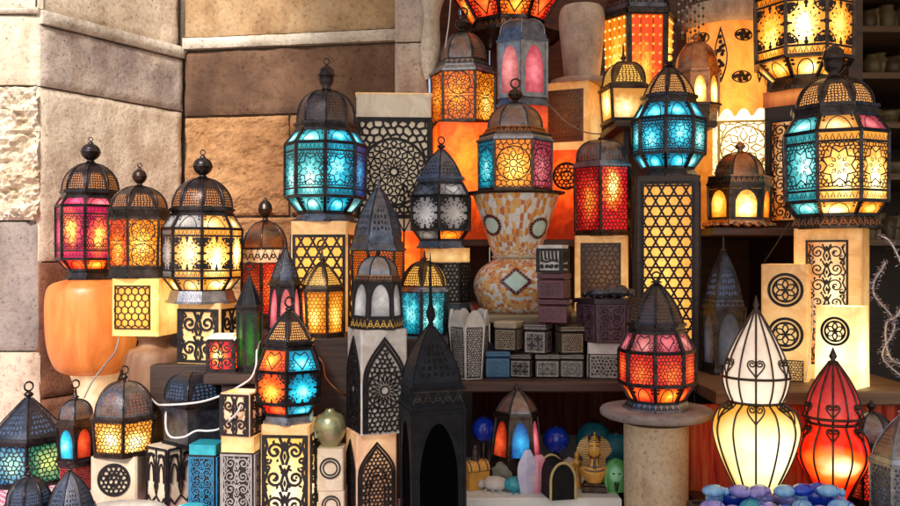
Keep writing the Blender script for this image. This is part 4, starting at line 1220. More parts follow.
# B: jar, cube lamp, yellow lantern
jar('alabaster_jar', 'tan alabaster jar standing under the cream cube lamp', 'jar', 154, 2.2, smoothp([(28, 480), (29, 440), (29, 385), (28, 359), (24, 350), (17, 346.5), (14.5, 341), (20, 334)], 4)+[(15, 334)], ALBT, ZT+.005)
box('cube_lamp', 'glowing cream cube lamp with square lattice window', 'lamp', 147, 2.2, 334, 278, 66, ALBY, 'hex', (.08, .84, .12, .88), -28, sides=[0], pm=BRZ, back=G_LAT)
lantern('glass_lantern', 'yellow six sided lantern with bronze dome on the cream cube lamp', 'lantern', 139, 2.2, [
    FOOT(278, 267, 58, 55, BRZ), ('G', 267, 219, 55, 58, [G_YEL, G_YEL, G_ORG], 'rose2', BRZ), ('M', 219, 209, 57, 60, BRZ, 'cornice', 'band', IRON), ('D', 209, 186, 53, 'round', P_BRZ), ('F', 186, 163, 14, 'ball', None, 4)], 6, 8, metalm=BRZ)
# C
box('block_lamp', 'orange topped block lamp with black arabesque under the big pale lantern', 'lamp', 210, 2.18, 370, 302, 62, ALBYS, 'arabbold', (.04, .96, .02, .90), -28, rest=S2)
lantern('glass_lantern', 'large pale yellow eight sided lantern left of the brown wall', 'lantern', 202, 2.18, [
    FOOT(302, 290, 68, 60, SILV), ('G', 290, 277, 54, 74, [G_WHT, G_CRM], 'slant'), ('G', 277, 229, 76, 77, [G_WHT, G_WHT, G_CRM, G_CRM, G_CRM, G_CRM, G_GREY, G_CRM], 'fil'),
    ('G', 229, 215, 77, 60, [G_CRM, G_CRM, G_GREY, G_GREY, G_GREY, G_GREY, G_GREY, G_GREY], 'slant'), ('M', 215, 209, 59, 62), ('D', 209, 178, 58, 'round', P_BRZ), ('F', 178, 150, 19, 'ball', None, 5)], 8, 22)
lantern('lantern_box', 'small red box lantern with black scrollwork on the dark step', 'lantern', 224, 2.0, [
    ('M', 372, 369, 34, 34), ('G', 369, 339, 32, 32, [G_REDY, G_LRED], 'arabbold'), ('M', 339, 334, 32, 26, ALBW, 'lid')], 4, -14, rest=S2+.0005)
lantern('bottle_lantern', 'slim green glass lantern with black pointed cap and ring', 'lantern', 250, 1.99, [
    ('M', 372, 366, 25, 23, BLK), ('G', 366, 311, 23, 24, [G_GRN], 'none'), ('M', 311, 305, 25, 27, BLK), ('D', 305, 278, 24, 'cone', DARKP), ('F', 280, 262, 4, 'spike', BLK, 8)], 6, 0, rest=S2+.0005, metalm=BLK)
lantern('glass_lantern', 'red paned lantern with copper dome behind the green bottle lantern', 'lantern', 266, 2.35, [
    FOOT(327, 314, 46, 44, BRZ), ('G', 314, 262, 46, 46, [G_LRED, G_RED2], 'mesh', BRZ), ('M', 262, 248, 48, 44, ALBP, 'cornice', 'band', BRZ), ('D', 248, 221, 42, 'round', COP), ('F', 221, 197, 14, 'ball', BRZ)], 6, 20, rest=S1, metalm=BRZ)
lantern('tower_lantern', 'narrow tower lantern with spotted dark spire and pink pane', 'lantern', 285, 2.1, [
    FOOT(340, 330, 34, 32), ('G', 330, 285, 32, 27, [G_SAL, G_SAL, G_PNK], 'goth'), ('M', 285, 280, 32, 30), ('D', 280, 248, 27, 'spire', P_FAIR), ('F', 250, 238, 5, 'spike')], 6, 4, rest=S1)
lantern('glass_lantern', 'large turquoise and blue eight sided lantern against the brown wall', 'lantern', 325, 2.3, [
    FOOT(222, 213, 62, 52, BLUEIRON), ('G', 213, 198, 52, 76, [G_CYAN, G_AQUA, G_BLUE, G_BLUE, G_BLUE, G_BLUE, G_AQUA, G_AQUA], 'slant'), ('G', 198, 146, 79, 80, [G_CYAN, G_BLUE, G_DBLUE, G_BLUE, G_BLUE, G_TEAL, G_AQUA, G_AQUA], 'filb'),
    ('G', 146, 132, 80, 60, [G_CYAN, G_CYAN, G_BLUE, G_BLUE, G_BLUE, G_BLUE, G_AQUA, G_AQUA], 'slant'), ('M', 132, 125, 59, 62), ('D', 125, 90, 57, 'full', P_IRON), ('F', 90, 58, 17, 'long', None, 6)], 8, 22, barpx=3)
box('box_lamp', 'yellow lit box lamp with starry lattice under the blue lantern', 'lamp', 325, 2.3, 330, 222, 66, ALBYS, 'kagome', (.05, .95, .0, .87), -12, rest=S1, back=G_LAT)
lantern('hex_lantern', 'orange glowing lantern with pierced cone and tall ring', 'lantern', 323, 2.095, [
    FOOT(337, 333, 40, 39, BRZ), ('G', 333, 290, 38, 42, [G_YEL, G_YEL, G_ORG], 'hex', BRZ), ('M', 290, 286, 43, 41, BRZ), ('D', 286, 262, 38, 'pointed', P_GOLD), ('F', 262, 240, 7, 'spike', BRZ, 9)], 6, -18, rest=S1, metalm=BRZ)
# minaret stack
jb = PY(ZT+.005, 1.95)
box('arch_lamp', 'lower square alabaster lamp with black arch lattice', 'lamp', 371, 1.95, jb, 430, 51, ALBP, 'archlat', (.02, .98, .0, .90), 16)
box('arch_lamp', 'upper square alabaster lamp with big white rosette in an arch', 'lamp', 377, 1.95, 430, 328, 60, ALBG, 'archrose', (.02, .98, .02, .93), 18)
lantern('hex_lantern', 'white arched lantern with fluted grey dome on the two alabaster arch lamps', 'lantern', 377, 1.95, [
    ('M', 328, 317, 52, 50, BLK, 'base', 'band', GOLD), ('G', 317, 281, 49, 44, [G_MILK], 'goth'), ('M', 281, 275, 47, 44, BRZ, 'cornice', 'band', COP), ('D', 275, 256, 40, 'round', SILV), ('F', 257, 249, 5, 'plain')], 6, 8, metalm=BLK)
lantern('minaret_lantern', 'tall slate blue pointed lantern with amber flower panes behind the white arched lantern', 'lantern', 377, 2.13, [
    FOOT(335, 324, 54, 50, BLK), ('G', 324, 250, 47, 51, [G_AMB], 'bigrose'), ('M', 250, 243, 55, 50, BLUEIRON, 'cornice'), ('M', 243, 236, 48, 47, BLUEIRON, 'band'), ('D', 236, 188, 46, 'pointed', P_BLUE), ('F', 190, 178, 7, 'spike', BLUEIRON)], 6, 8, metalm=IRON, rest=S1)
lantern('hex_lantern', 'turquoise lattice lantern with pierced gold dome behind the black tower', 'lantern', 424, 2.16, [
    FOOT(338, 335, 46, 45), ('G', 335, 291, 44, 47, [G_AQUA, G_TEAL], 'leaves'), ('M', 291, 287, 49, 47, SILV), ('D', 287, 261, 44, 'round', P_GOLD), ('F', 261, 250, 6, 'spike')], 6, 24, rest=S1)
# black tower
lantern('tower_lantern', 'tall black tower lantern with dark arched opening at the front', 'lantern', 433, 1.72, [
    FOOT(546, 536, 70, 66, DARKP), ('G', 536, 408, 63, 64, [simple('painted dark inside', (.0015, .0015, .002), .95, spec=.02)], 'goth', DARKP), ('M', 408, 401, 66, 66, DARKP, 'band'), ('M', 401, 386, 61, 61, DARKP, 'band', 'band', IRON), ('M', 386, 379, 66, 60, DARKP, 'cornice'),  # flat black panes paint the shade inside the opening
    ('D', 379, 326, 57, 'pointed', metal('pierced black tin', (.006, .007, .011), (.022, .024, .034), .46, .2, (.001, .001, .0015), 0, (7, 8), .75, .2, spec=.2)), ('F', 328, 252, 9, 'spike', DARKP)], 4, 14, rest=ZT+.005, metalm=DARKP)
# carved screen box and glowing block behind
box('block_lamp', 'plain orange glowing block under the carved lattice box', 'lamp', 388, 2.58, 330, 232, 62, ALBV, 'none', None, 0, rest=S1)
box('lattice_box', 'large box lamp with a black carved rosette lattice beside the wooden post', 'lamp', 394, 2.58, 232, 100, 72, alab('ivory screen', (.80, .72, .60), (.66, .56, .44), (.9, .6, .3), (1, .8, .5), .16), 'bigrose', (.02, .98, .10, .82), 0, extra=[('A', 100, 99.2, 74, 74, ALBYS, 'none')])
# grey lantern on octagonal box
lantern('octagon_box', 'eight sided black box with white dots under the grey lantern', 'box', 447, 2.36, [
    ('A', 327, 303, 44, 44, simple('grey blue stone', (.10, .14, .17), .5, c2=(.05, .07, .09)), 'none', None, None, None, None, 'lower_band'), ('A', 302.7, 262, 45, 45, IVORY, 'sparse', (0, 1, .02, .98)), ('A', 261.7, 248, 46, 46, ALBYS, 'none', None, None, None, None, 'top_band')], 8, 10, rest=S1+.0005, frame=False)
lantern('glass_lantern', 'grey lantern with white starred panes beside the orange glow', 'lantern', 441, 2.36, [
    FOOT(248, 240, 46, 42, BLUEIRON), ('G', 240, 230, 40, 54, [G_AMB, G_AMB, G_GREY], 'slant'), ('G', 230, 197, 57, 58, [G_GREY, G_MILK], 'fil'), ('G', 197, 184, 58, 44, [G_MILK, G_SLATE], 'heart'), ('M', 184, 178, 44, 46, BLUEIRON), ('D', 178, 150, 42, 'bell', P_BLUE), ('F', 150, 137, 8, 'plain', None, 7)], 6, 26, metalm=IRON)
# ================================================================== centre
# mosaic vase
DV = 2.35
VP = smoothp([(26, 313.5), (34, 308), (41, 294), (42, 282), (36, 269), (23.5, 260), (22.5, 256), (26, 247), (34, 222), (43, 195.5)], 4)
yb = PY(S5, DV)
VP = [(a, yb if i == 0 else b) for i, (a, b) in enumerate(VP)]
vt = thing('mosaic_vase', 'hourglass vase covered in orange and white mosaic tiles', 'vase', (X(516, DV), DV, S5), -math.atan2(X(516, DV), DV))
mb = MB(); vprof = [(S(a, DV), S(yb-b, DV)) for a, b in VP]
mb.lathe(vprof, 0, 48, uvs=(60, 36)); mb.build('body', MOSA, vt)
def vr(z):
    for (r0, z0), (r1, z1) in zip(vprof, vprof[1:]):
        if z0 <= z <= z1: return r0+(r1-r0)*(z-z0)/max(1e-6, z1-z0)
    return vprof[-1][0]
def onv(a, z, off):
    r = vr(z)+off; return Vector((r*math.sin(a), -r*math.cos(a), z))
def medallion(a0, z0, rad, shape, nm):
    mb = MB()
    def pos(ang, rr, off):
        if shape == 'diamond': k = 1/(abs(math.cos(ang))+abs(math.sin(ang))); 
        else: k = .85
        dx = rr*rad*k*math.cos(ang)*1.15; dz = rr*rad*k*math.sin(ang)
        return onv(a0+dx/vr(z0), z0+dz, off)
    N = 20
    rows = [[pos(2*PI*i/N, q/4*.8+.001, .0022) for i in range(N)] for q in range(5)]
    mb.grid(rows, 0, closed=True)
    for i in range(N):
        if shape != 'diamond' and i % 1: continue
        a = 2*PI*(i+.08)/N; b = 2*PI*(i+.92)/N
        mb.face([pos(a, .82, .0035), pos(a, 1.12, .0035), pos(b, 1.12, .0035), pos(b, .82, .0035)], 1)
    mb.build('mosaic_medallion', [AQUATILE, WINETILE], vt)
zz_ = lambda y: S(yb-y, DV)
medallion(-.0, zz_(280), S(12.5, DV), 'diamond', ''); medallion(.78, zz_(229), S(11, DV), 'round', ''); medallion(-.80, zz_(226), S(11, DV), 'round', '')
for a in (2.0, -2.0, 3.14): medallion(a, zz_(280), S(12.5, DV), 'diamond', '')
mb = MB(); mb.tube([onv(2*PI*i/32, zz_(257), .002) for i in range(32)], .004, 0, 6, True); mb.build('waist_beading', IVORY, vt)
mb = MB(); mb.lathe([(S(44, DV), 0), (S(49, DV), .004), (S(49, DV), .008), (S(30, DV), .010)], 0, 40)
o = mb.build('lantern_tray', BRZ); o.location = (X(516, DV), DV, Z(195.5, DV)); tag(o, 'thin round dark tray between mosaic vase and three coloured lantern', 'tray')
yt_ = PY(Z(195.5, DV)+.010, DV)
lantern('glass_lantern', 'lantern with turquoise, yellow and pink panes on the mosaic vase', 'lantern', 515, DV, [
    ('M', yt_, 190, 74, 73, BRZ, 'base'), ('G', 190, 142, 72, 73, [G_YEL, G_PNK, G_PNK, G_ORG, G_TEAL, G_TEAL], 'rose2'), ('M', 142, 137, 76, 72, SILV, 'band'), ('M', 137, 129, 70, 58, BRZ, 'cornice', 'band', COP), ('D', 129, 103, 54, 'round', P_TIN), ('F', 103, 79, 15, 'ball', BRZ, 9)], 6, -3, metalm=BRZ)
# yellow lantern on orange block
box('block_lamp', 'smooth orange glowing block under the amber lantern', 'lamp', 462, 2.62, 240, 126, 60, ALBV, 'none', None, 8, rest=S4)
lantern('glass_lantern', 'amber yellow six sided lantern with tin dome and wide brim', 'lantern', 463, 2.62, [
    ('M', 126, 124, 62, 63, BRZ, 'base'), ('G', 124, 75, 62, 63, [G_AMB, G_YEL, G_YEL, G_AMB, G_AMB, G_AMB], 'rose2', BRZ), ('M', 75, 70, 66, 60, SILV, 'brim'), ('M', 70, 62, 56, 50, SILV, 'cornice', 'band', BRZ), ('D', 62, 32, 46, 'round', P_TIN), ('F', 32, 8, 16, 'ball', BRZ, 9)], 6, -8, metalm=BRZ)
box('block_lamp', 'orange lit block behind the three coloured lantern', 'lamp', 522, 2.53, 240, 108, 52, ALBR, 'none', None, 20, rest=S4)
lantern('glass_lantern', 'slim grey blue lantern with pink arched panes and fluted blue cap', 'lantern', 523, 2.53, [
    FOOT(108, 99, 50, 46, BLUEIRON), ('G', 99, 45, 47, 48, [G_PNK, G_SAL], 'goth', SILV), ('M', 45, 38, 50, 48, BLUEIRON, 'cornice'), ('D', 38, 20, 44, 'full', BLUEIRON), ('F', 21, 13, 8, 'plain', BLUEIRON)], 6, 28, metalm=SILV)
# hanging saucer lantern
hl = lantern('mosque_lantern', 'red and orange flared lantern with wide dark saucer at the top edge', 'lantern', 508, 2.8, [
    ('M', 44, 41, 10, 12, BRZ, 'drop'), ('M', 41, 38, 40, 106, BRZ, 'saucer'), ('M', 38, 34, 104, 72, BRZ, 'saucer_rim'), ('M', 34, 24, 66, 70, IRON, 'base', 'band', COP), ('G', 24, -6, 70, 108, [G_ORG, G_LRED, G_LRED, G_ORG, G_RED2, G_LRED], 'heart'), ('G', -6, -30, 108, 70, [G_LRED, G_ORG], 'slant'), ('M', -30, -36, 72, 70, IRON), ('D', -36, -70, 66, 'round', P_IRON), ('F', -70, -90, 14, 'ball', None, 8)], 8, 10)
mb = MB(); zt_ = S(44+90, 2.8)
for i in range(14):
    z = zt_+.012*i-.003; ax = (1, 0) if i % 2 else (0, 1)
    mb.tube([(ax[0]*.004*math.cos(a*PI/4), ax[1]*.004*math.cos(a*PI/4), z+.008*math.sin(a*PI/4)) for a in range(8)], .0012, 0, 5, True)
mb.build('chain', IRON, hl)
# stone vase stack
box('box_lamp', 'red orange glowing box lamp with round black medallion', 'lamp', 570, 2.68, 240, 152, 46, ALBR, [('medal', (.12, .88, .50, .92))], None, -10, rest=S4, sides=[0])
box('box_lamp', 'cream box lamp with brown square lattice under the stone vase', 'lamp', 573, 2.68, 152, 86, 58, ALBYS, 'rose1', (.10, .88, .12, .88), -18, sides=[0], pm=W_BRN, back=G_BRN)
jar('stone_vase', 'rough pinkish stone vase on a round stone plate', 'vase', 582, 2.68, [(30, 86), (31, 84), (31, 81), (19, 80)]+smoothp([(17, 80), (18, 76), (20, 55), (23, 25), (22, 12), (19, 7)], 4)+[(16, 7), (13, 30)], ALBS)
# tall amber lantern on the upper shelf
lantern('glass_lantern', 'tall dark lantern with orange beaded panes at the top', 'lantern', 638, 2.70, [
    FOOT(131, 116, 66, 66), ('G', 116, 20, 66, 70, [G_ORG, G_YEL, G_AMB, G_AMB, G_ORG, G_YEL], 'beads'), ('M', 20, 14, 76, 70), ('M', 14, 4, 66, 62, BLUEIRON, 'cornice', 'band', IRON), ('D', 4, -40, 60, 'pointed', P_IRON), ('F', -40, -62, 14, 'ball', None, 8)], 6, 16, rest=S7, barpx=5)
lantern('square_lantern', 'small square lantern with pale yellow panes and gold pierced dome', 'lantern', 624, 2.52, [
    FOOT(124, 121, 46, 44, BRZ), ('G', 121, 90, 42, 46, [G_CRM, G_CRM, G_YEL, G_WHT], 'none'), ('M', 90, 86, 50, 46, BRZ), ('D', 86, 62, 42, 'full', P_GOLD), ('F', 62, 42, 6, 'spike', BRZ)], 4, 18, rest=S7, metalm=BRZ)
box('lattice_lamp', 'tall dark framed box lamp with amber star lattice under the turquoise lantern', 'lamp', 666, 2.35, 365, 178, 64, W_DARK, 'kagome', (.10, .90, .03, .965), 3, rest=S6-.0004, back=G_LAT)
bpy.data.objects  # (frame of the tall lamp below)
tl = bpy.context.scene.collection.objects[-1]
lantern('glass_lantern', 'turquoise eight sided lantern with pierced pointed dome on the tall lattice lamp', 'lantern', 668, 2.35, [
    FOOT(178, 169, 60, 50), ('G', 169, 155, 48, 68, [G_CYAN, G_AQUA, G_GREY, G_TEAL, G_TEAL, G_TEAL, G_CYAN, G_CYAN], 'slant'), ('G', 155, 121, 70, 71, [G_CYAN, G_AQUA, G_GREY, G_TEAL, G_TEAL, G_TEAL, G_TEAL, G_CYAN], 'filb'),
    ('G', 121, 104, 71, 52, [G_CYAN, G_CYAN, G_AQUA, G_TEAL, G_TEAL, G_TEAL, G_TEAL, G_CYAN], 'slant'), ('M', 104, 97, 52, 54), ('D', 97, 66, 49, 'pointed', P_WARM), ('F', 66, 54, 10, 'plain', None, 8)], 8, 18, barpx=3)
# red twin domed lantern on box
box('panel_box', 'cream box with dark brown square panel under the red lantern', 'lamp', 602, 2.45, 310, 236, 53, ALBYS, 'mesh', (.12, .88, .16, .90), -3, rest=S5, sides=[0], pm=W_RED, back=G_BRN)
lantern('glass_lantern', 'red lantern with glowing yellow heart and tin dome beside the tall lattice lamp', 'lantern', 603, 2.45, [
    FOOT(236, 232, 55, 53, BRZ), ('G', 232, 168, 53, 54, [G_REDY, G_REDY, G_RED], 'mesh', BRZ), ('M', 168, 163, 56, 54, SILV), ('D', 163, 140, 50, 'full', P_TIN), ('F', 141, 136, 8, 'plain', BRZ)], 6, 26, metalm=BRZ)
# ---------------- boxes on the shelf
def tbox(label, px, D, yb, yt, w, mat, kind, pm, rot=0, rest=None, lidm=None, n=4, name='trinket_box', group='small patterned boxes on the shelf', x=None):
    h = (yb if rest is None else PY(rest, D))-yt
    yl = yt+h*.22
    t = thing(name, label, 'box', (X(px, D) if x is None else x, D, Z(yb, D) if rest is None else rest), math.radians(rot)-math.atan2(X(px, D), D), group)
    y0 = yb if rest is None else PY(rest, D)
    ext = extent(n, math.radians(rot)); R = S(w, D)/2/ext; H = lambda y: S(y0-y, D)
    for nm, a, b, r in (('body', y0, yl+.4, R), ('lid', yl, yt, R*1.03)):
        mb = MB(); z0, z1 = H(a), H(b)
        ch = min(.003, (z1-z0)*.2)
        rows = [[vert(n, q, z, i) for i in range(n)] for q, z in ((r-ch, z0), (r, z0+ch), (r, z1-ch), (r-ch, z1))]
        mb.grid(rows, 0, closed=True, smooth=False); mb.face(rows[0][::-1]); mb.face(rows[-1])
        for i in range(n):
            bl, br, tr, tl = vert(n, r, z0+ch, i), vert(n, r, z0+ch, i+1), vert(n, r, z1-ch, i+1), vert(n, r, z1-ch, i)
            if nm == 'body':
                B = lambda u, v: (bl*(1-u)+br*u)*(1-v)+(tl*(1-u)+tr*u)*v
                put_pattern(mb, (B(.06, .04), B(.94, .04), B(.94, .97), B(.06, .97)), kind, 1, .0008, int(px)+i)
            else: put_pattern(mb, (bl, br, tr, tl), 'band', 1, .0008, 3)
        if nm == 'lid':
            # a flat inlay on top, one step inside the edge
            mb.grid([[vert(n, (r-ch)*q, z1+.0008, i) for i in range(n)] for q in (.96, .86)], 1, closed=True, smooth=False)
        mb.build(nm, [lidm if (lidm and nm == 'lid') else mat, pm], t)
    return t
DB = 2.125
tbox('blue inlaid box at the left end of the lower box row', 496.5, DB, 378, 350, 26, NAVY, 'rose1', BLUEIN, 6, S6)
tbox('dark box with white vine inlay right of the blue box', 522.5, DB, 378, 353, 24, BLACKLAC, 'leaves', SILVIN, -12, S6)
tbox('dark box with white star inlay in the lower box row', 547, DB, 378, 353, 24, BLACKLAC, 'star1', SILVIN, 2, S6)
tbox('dark box with white flower inlay below the maroon boxes', 572.5, DB, 378, 353, 24, BLACKLAC, 'rose1', SILVIN, -4, S6)
ztop1 = Z(353, DB)
tbox('cream topped box with black flecks at the left of the upper row', 509, DB, 353, 321, 29, BLACKLAC, 'mesh', IVIN, -20, Z(350, DB), IVORY)
tbox('brown box with white leaf inlay in the middle of the upper row', 538, DB, 353, 323, 27, CARVED, 'leaves', SILVIN, -16, ztop1)
tbox('dark box with cream striped inlay at the right of the upper row', 569.5, DB, 353, 325, 28, BLACKLAC, 'mesh', IVIN, 14, ztop1, None)
zt2 = Z(325, DB)+.001
zt2 = max(zt2, Z(323, DB))+.0008
yb2 = PY(zt2, DB)
tbox('maroon lacquer box, lower of the two maroon ones', 555, DB, yb2, 299, 33, MAROON, 'meshbig', MAUVEIN, -10, zt2)
z3 = Z(299, DB)+.0008
tbox('mauve speckled box, upper of the two maroon ones', 554, DB, 299, 273, 33, MAROON, 'leaves', MAUVEIN, -14, z3)
z4 = Z(273, DB)+.0008
box('ink_box', 'white cube with black brush script on top of the maroon boxes', 'box', 553, DB, 273, 245, 31, ALBG, 'script', (.02, .98, .02, .86), -16, rest=z4)
box('trinket_box', 'dark cube with white lattice and white lid band beneath the carved box', 'box', 607, 2.13, 380, 352, 36, BLACKLAC, 'meshbig', (.04, .96, .05, .95), 0, rest=S6, pm=SILVIN, extra=[('A', 352, 341, 38, 38, WHITEST, 'none', None, None, None, None, 'lid')])
lantern('carved_box', 'dark carved six sided box holding two black stone beetles', 'box', 607, 2.13, [('A', 341, 302, 56, 60, CARVED, 'arab', (.04, .96, .04, .96), None, DUSKIN), ('M', 302, 298, 64, 64, CARVED, 'lid')], 6, 8, frame=False)
def scarab(label, x, y, z, L, m, rz=0, group=None, name='scarab', hgt=.42, wid=.62, linem=None, rx=0, legs=True):
    t = thing(name, label, 'scarab', (x, y, z), rz, group); t.rotation_euler[0] = rx
    lm = linem or m
    mb = MB()
    def sh(d):
        return 1-.10*max(0, d.x)**2
    mb.ell((0, 0, L*hgt*.48), L*.5, L*wid*.5, L*hgt*.52, 0, 20, 12, sh)
    mb.build('shell', m, t)
    mb = MB(); mb.ell((L*.50, 0, L*hgt*.38), L*.15, L*wid*.30, L*hgt*.34, 0, 12, 8); mb.build('head', m, t)
    mb = MB()
    pts = [(L*(.30-.8*i/10), 0, 0) for i in range(11)]
    def top(px_, py_):
        q = 1-(px_/(L*.5))**2-(py_/(L*wid*.5))**2
        return L*hgt*.48+L*hgt*.52*math.sqrt(max(0.02, q))
    mb.tube([(p[0], 0, top(p[0], 0)*.985) for p in pts[:-1]], L*.018, 0, 5)
    mb.tube([(L*.26, L*wid*.5*s/6, top(L*.26, L*wid*.5*s/6)*.985) for s in range(-4, 5)], L*.018, 0, 5)
    mb.build('wing_line', lm, t)
    for s in (-1, 1):
        for k in range(3 if legs else 0):
            mb = MB(); mb.tube([(L*(.25-.27*k), s*L*wid*.42, L*.10), (L*(.30-.27*k), s*L*wid*.58, L*.07), (L*(.22-.30*k), s*L*wid*.66, L*.012)], L*.022, 0, 5)
            mb.build('leg', lm, t)
    return t
zc = Z(298, 2.13)
scarab('black polished stone beetle, left one on the carved box', X(597, 2.13), 2.12, zc, .062, OBSID, 2.6)
scarab('larger black polished stone beetle, right one on the carved box', X(617, 2.12), 2.13, zc, .074, OBSID, .35)
# tulip edged alabaster holder
def tulip():
    D = 2.11; px = 469; n = 6; y0 = PY(S6, D)
    rz = math.radians(18)
    t = thing('candle_holder', 'scalloped alabaster candle holder with black lattice beside the box rows', 'candle holder', (X(px, D), D, S6), rz-math.atan2(X(px, D), D))
    R0, R1 = S(33, D)/2, S(43, D)/2; h = S(y0-309, D); hs = S(y0-325, D)
    mb = MB()
    for i in range(n):
        rows = []; rowsi = []
        for q in range(9):
            u = q/8; tp = hs+(h-hs)*math.sin(u*PI)**.8
            for rr, L in ((1, rows), (.86, rowsi)):
                a = [vert(n, (R0+(R1-R0)*v)*rr, (tp*v if rr == 1 else .012+(tp-.012)*v), i)*(1-u)+vert(n, (R0+(R1-R0)*v)*rr, (tp*v if rr == 1 else .012+(tp-.012)*v), i+1)*u for v in (0, .33, .66, 1)]
                L.append(a)
        mb.grid(rows[::-1], 0, smooth=False); mb.grid(rowsi, 0, smooth=False)
        mb.grid([[r[-1] for r in rows], [r[-1] for r in rowsi]], 0, smooth=False)
    mb.face([vert(n, R0, 0, i) for i in range(n)][::-1]); mb.face([vert(n, R0*.86, .012, i) for i in range(n)])
    mb.build('body', ALBG, t)
    for i in range(n):
        mp = MB()
        rr = lambda v: R0+(R1-R0)*v
        B = lambda u, v: vert(n, rr(v*hs/h), hs*v, i)*(1-u)+vert(n, rr(v*hs/h), hs*v, i+1)*u
        put_pattern(mp, (B(.08, .03), B(.92, .03), B(.92, .98), B(.08, .98)), 'meshbig', 0, .0012, i); mp.build('lattice_panel', BLK, t)
tulip()

# ---------------- niche trinkets
lantern('glass_lantern', 'brown lantern with red and blue arched panes in the dark niche', 'lantern', 516, 2.03, [
    FOOT(474, 456, 55, 50, BRZ), ('G', 456, 416, 49, 40, [G_BLUE, G_PNK, G_PNK, G_BLUE, G_SAL, G_RED2], 'goth', BRZ), ('M', 416, 411, 44, 42, BRZ), ('D', 411, 390, 40, 'pointed', P_TIN), ('F', 391, 382, 6, 'spike', BRZ)], 6, 12, rest=ZN, metalm=BRZ)
def globe(label, px, D, py, r, m, rest, name='glass_ball'):
    t = thing(name, label, 'ornament', (X(px, D), D, rest))
    zc = Z(py, D)-rest; R = S(r, D)
    mb = MB(); mb.lathe([(R*.55, 0), (R*.5, .006), (R*.28, .014), (R*.24, max(.016, zc-R*1.02))], 0, 16); mb.build('stand', BRZ, t)
    mb = MB(); mb.ell((0, 0, zc), R, R, R*1.05, 0, 24, 16, lambda d: 1+.02*math.cos(8*math.atan2(d.y, d.x))); mb.build('ball', m, t)
    mb = MB(); mb.lathe([(R*.25, zc+R), (R*.2, zc+R*1.12), (R*.08, zc+R*1.2), (.0005, zc+R*1.3)], 0, 12); mb.build('cap', BRZ, t)
    return t
globe('tall blue glass ornament on a bronze foot left of the niche lantern', 484, 2.12, 429, 12, BLUEST, ZN)
globe('round blue glass ball right of the niche lantern', 556, 2.12, 440, 13, BLUEST, ZN)
globe('large round deep teal ornament behind the golden pharaoh bust', 594, 2.16, 441, 18, DTEAL, ZN)
globe('deep teal ornament beside the pedestal column', 616, 2.11, 449, 15, DTEAL, ZN)
# golden chest with seated figure
DG = 1.93
t = thing('gilt_chest', 'small golden chest with a round lid at the left end of the white slab', 'chest', (X(475, DG), DG, ZN), math.radians(28))
w, h_ = S(23, DG), S(18, DG)
mb = MB(); mb.box(-w/2, w/2, -w*.4, w*.4, 0, h_, 0, .002); mb.box(-w*.54, w*.54, -w*.44, w*.44, 0, h_*.18, 0, .001); mb.build('body', FACEG, t)
mb = MB(); rows = [[(x, -w*.42*math.cos(a*PI/10), h_+.001+w*.40*math.sin(a*PI/10)) for a in range(11)] for x in (-w*.52, w*.52)]
mb.grid(rows, 0); mb.face(rows[0], 0); mb.face(rows[1][::-1], 0); mb.build('lid', FACEG, t)
mb = MB()
for x in (-w*.4, 0, w*.4): mb.tube([(x, -w*.43*math.cos(a*PI/10), h_+.001+w*.41*math.sin(a*PI/10)) for a in range(11)], .0016, 0, 5)
mb.build('lid_bands', STRIPE, t)
mb = MB(); mb.lathe([(a*.001, h_+w*.38+b*.001) for a, b in [(9, 0), (8, 5), (6, 12), (7, 18), (4, 22), (5, 26), (5, 30), (2.5, 34), (.3, 35)]], 0, 14); mb.build('knob', BRZ, t)
scarab('white shell beetle on the white slab', X(495, 1.91), 1.91, ZN, .058, WHITEST, 2.9, hgt=.5, wid=.75)
scarab('turquoise glazed beetle on the white slab', X(515, 1.90), 1.90, ZN, .050, TEALST, .4, hgt=.62, wid=.75)
def rock(label, px, D, r, m, name='rough_stone', sc=(1, 1, .9), seed=1):
    mb = MB(); R = S(r, D)
    mb.ell((0, 0, R*.85*sc[2]), R*sc[0], R*sc[1], R*sc[2], 0, 16, 12, lambda d: 1+.28*noise.noise(d*2.1+Vector((seed, 0, 0))))
    o = mb.build(name, m); o.location = (X(px, D), D, ZN); return tag(o, label, 'stone')
rock('grey green rough stone behind the beetles', 503, 1.99, 11, GREYGRN, seed=4)
rock('small white rough stone under the blue ball', 571, 2.06, 9, WHITEST, seed=9)
# pink and lilac crystal shards
t = thing('crystal', 'upright crystal slab, half lilac and half pink', 'crystal', (X(532, 1.89), 1.89, ZN), .25)
for k, (nm, m, dx, hh, ww, tw) in enumerate((('lilac_half', PALEX, -.010, S(43, 1.89), .021, -.15), ('pink_half', PINKST, .016, S(37, 1.89), .025, .2))):
    mb = MB()
    rows = []
    for j in range(8):
        v = j/7; r = ww*(.80+.36*math.sin(v*PI*.9))*(1-v**5*.65)
        rows.append([(dx+math.cos(a*PI/3+.3)*r*(1+.22*noise.noise(Vector((a, j*.7, k)))), math.sin(a*PI/3+.3)*r*.38+tw*.01*v, hh*v) for a in range(6)])
    mb.grid(rows, 0, closed=True, smooth=False); mb.face(rows[-1]); mb.build(nm, m, t)
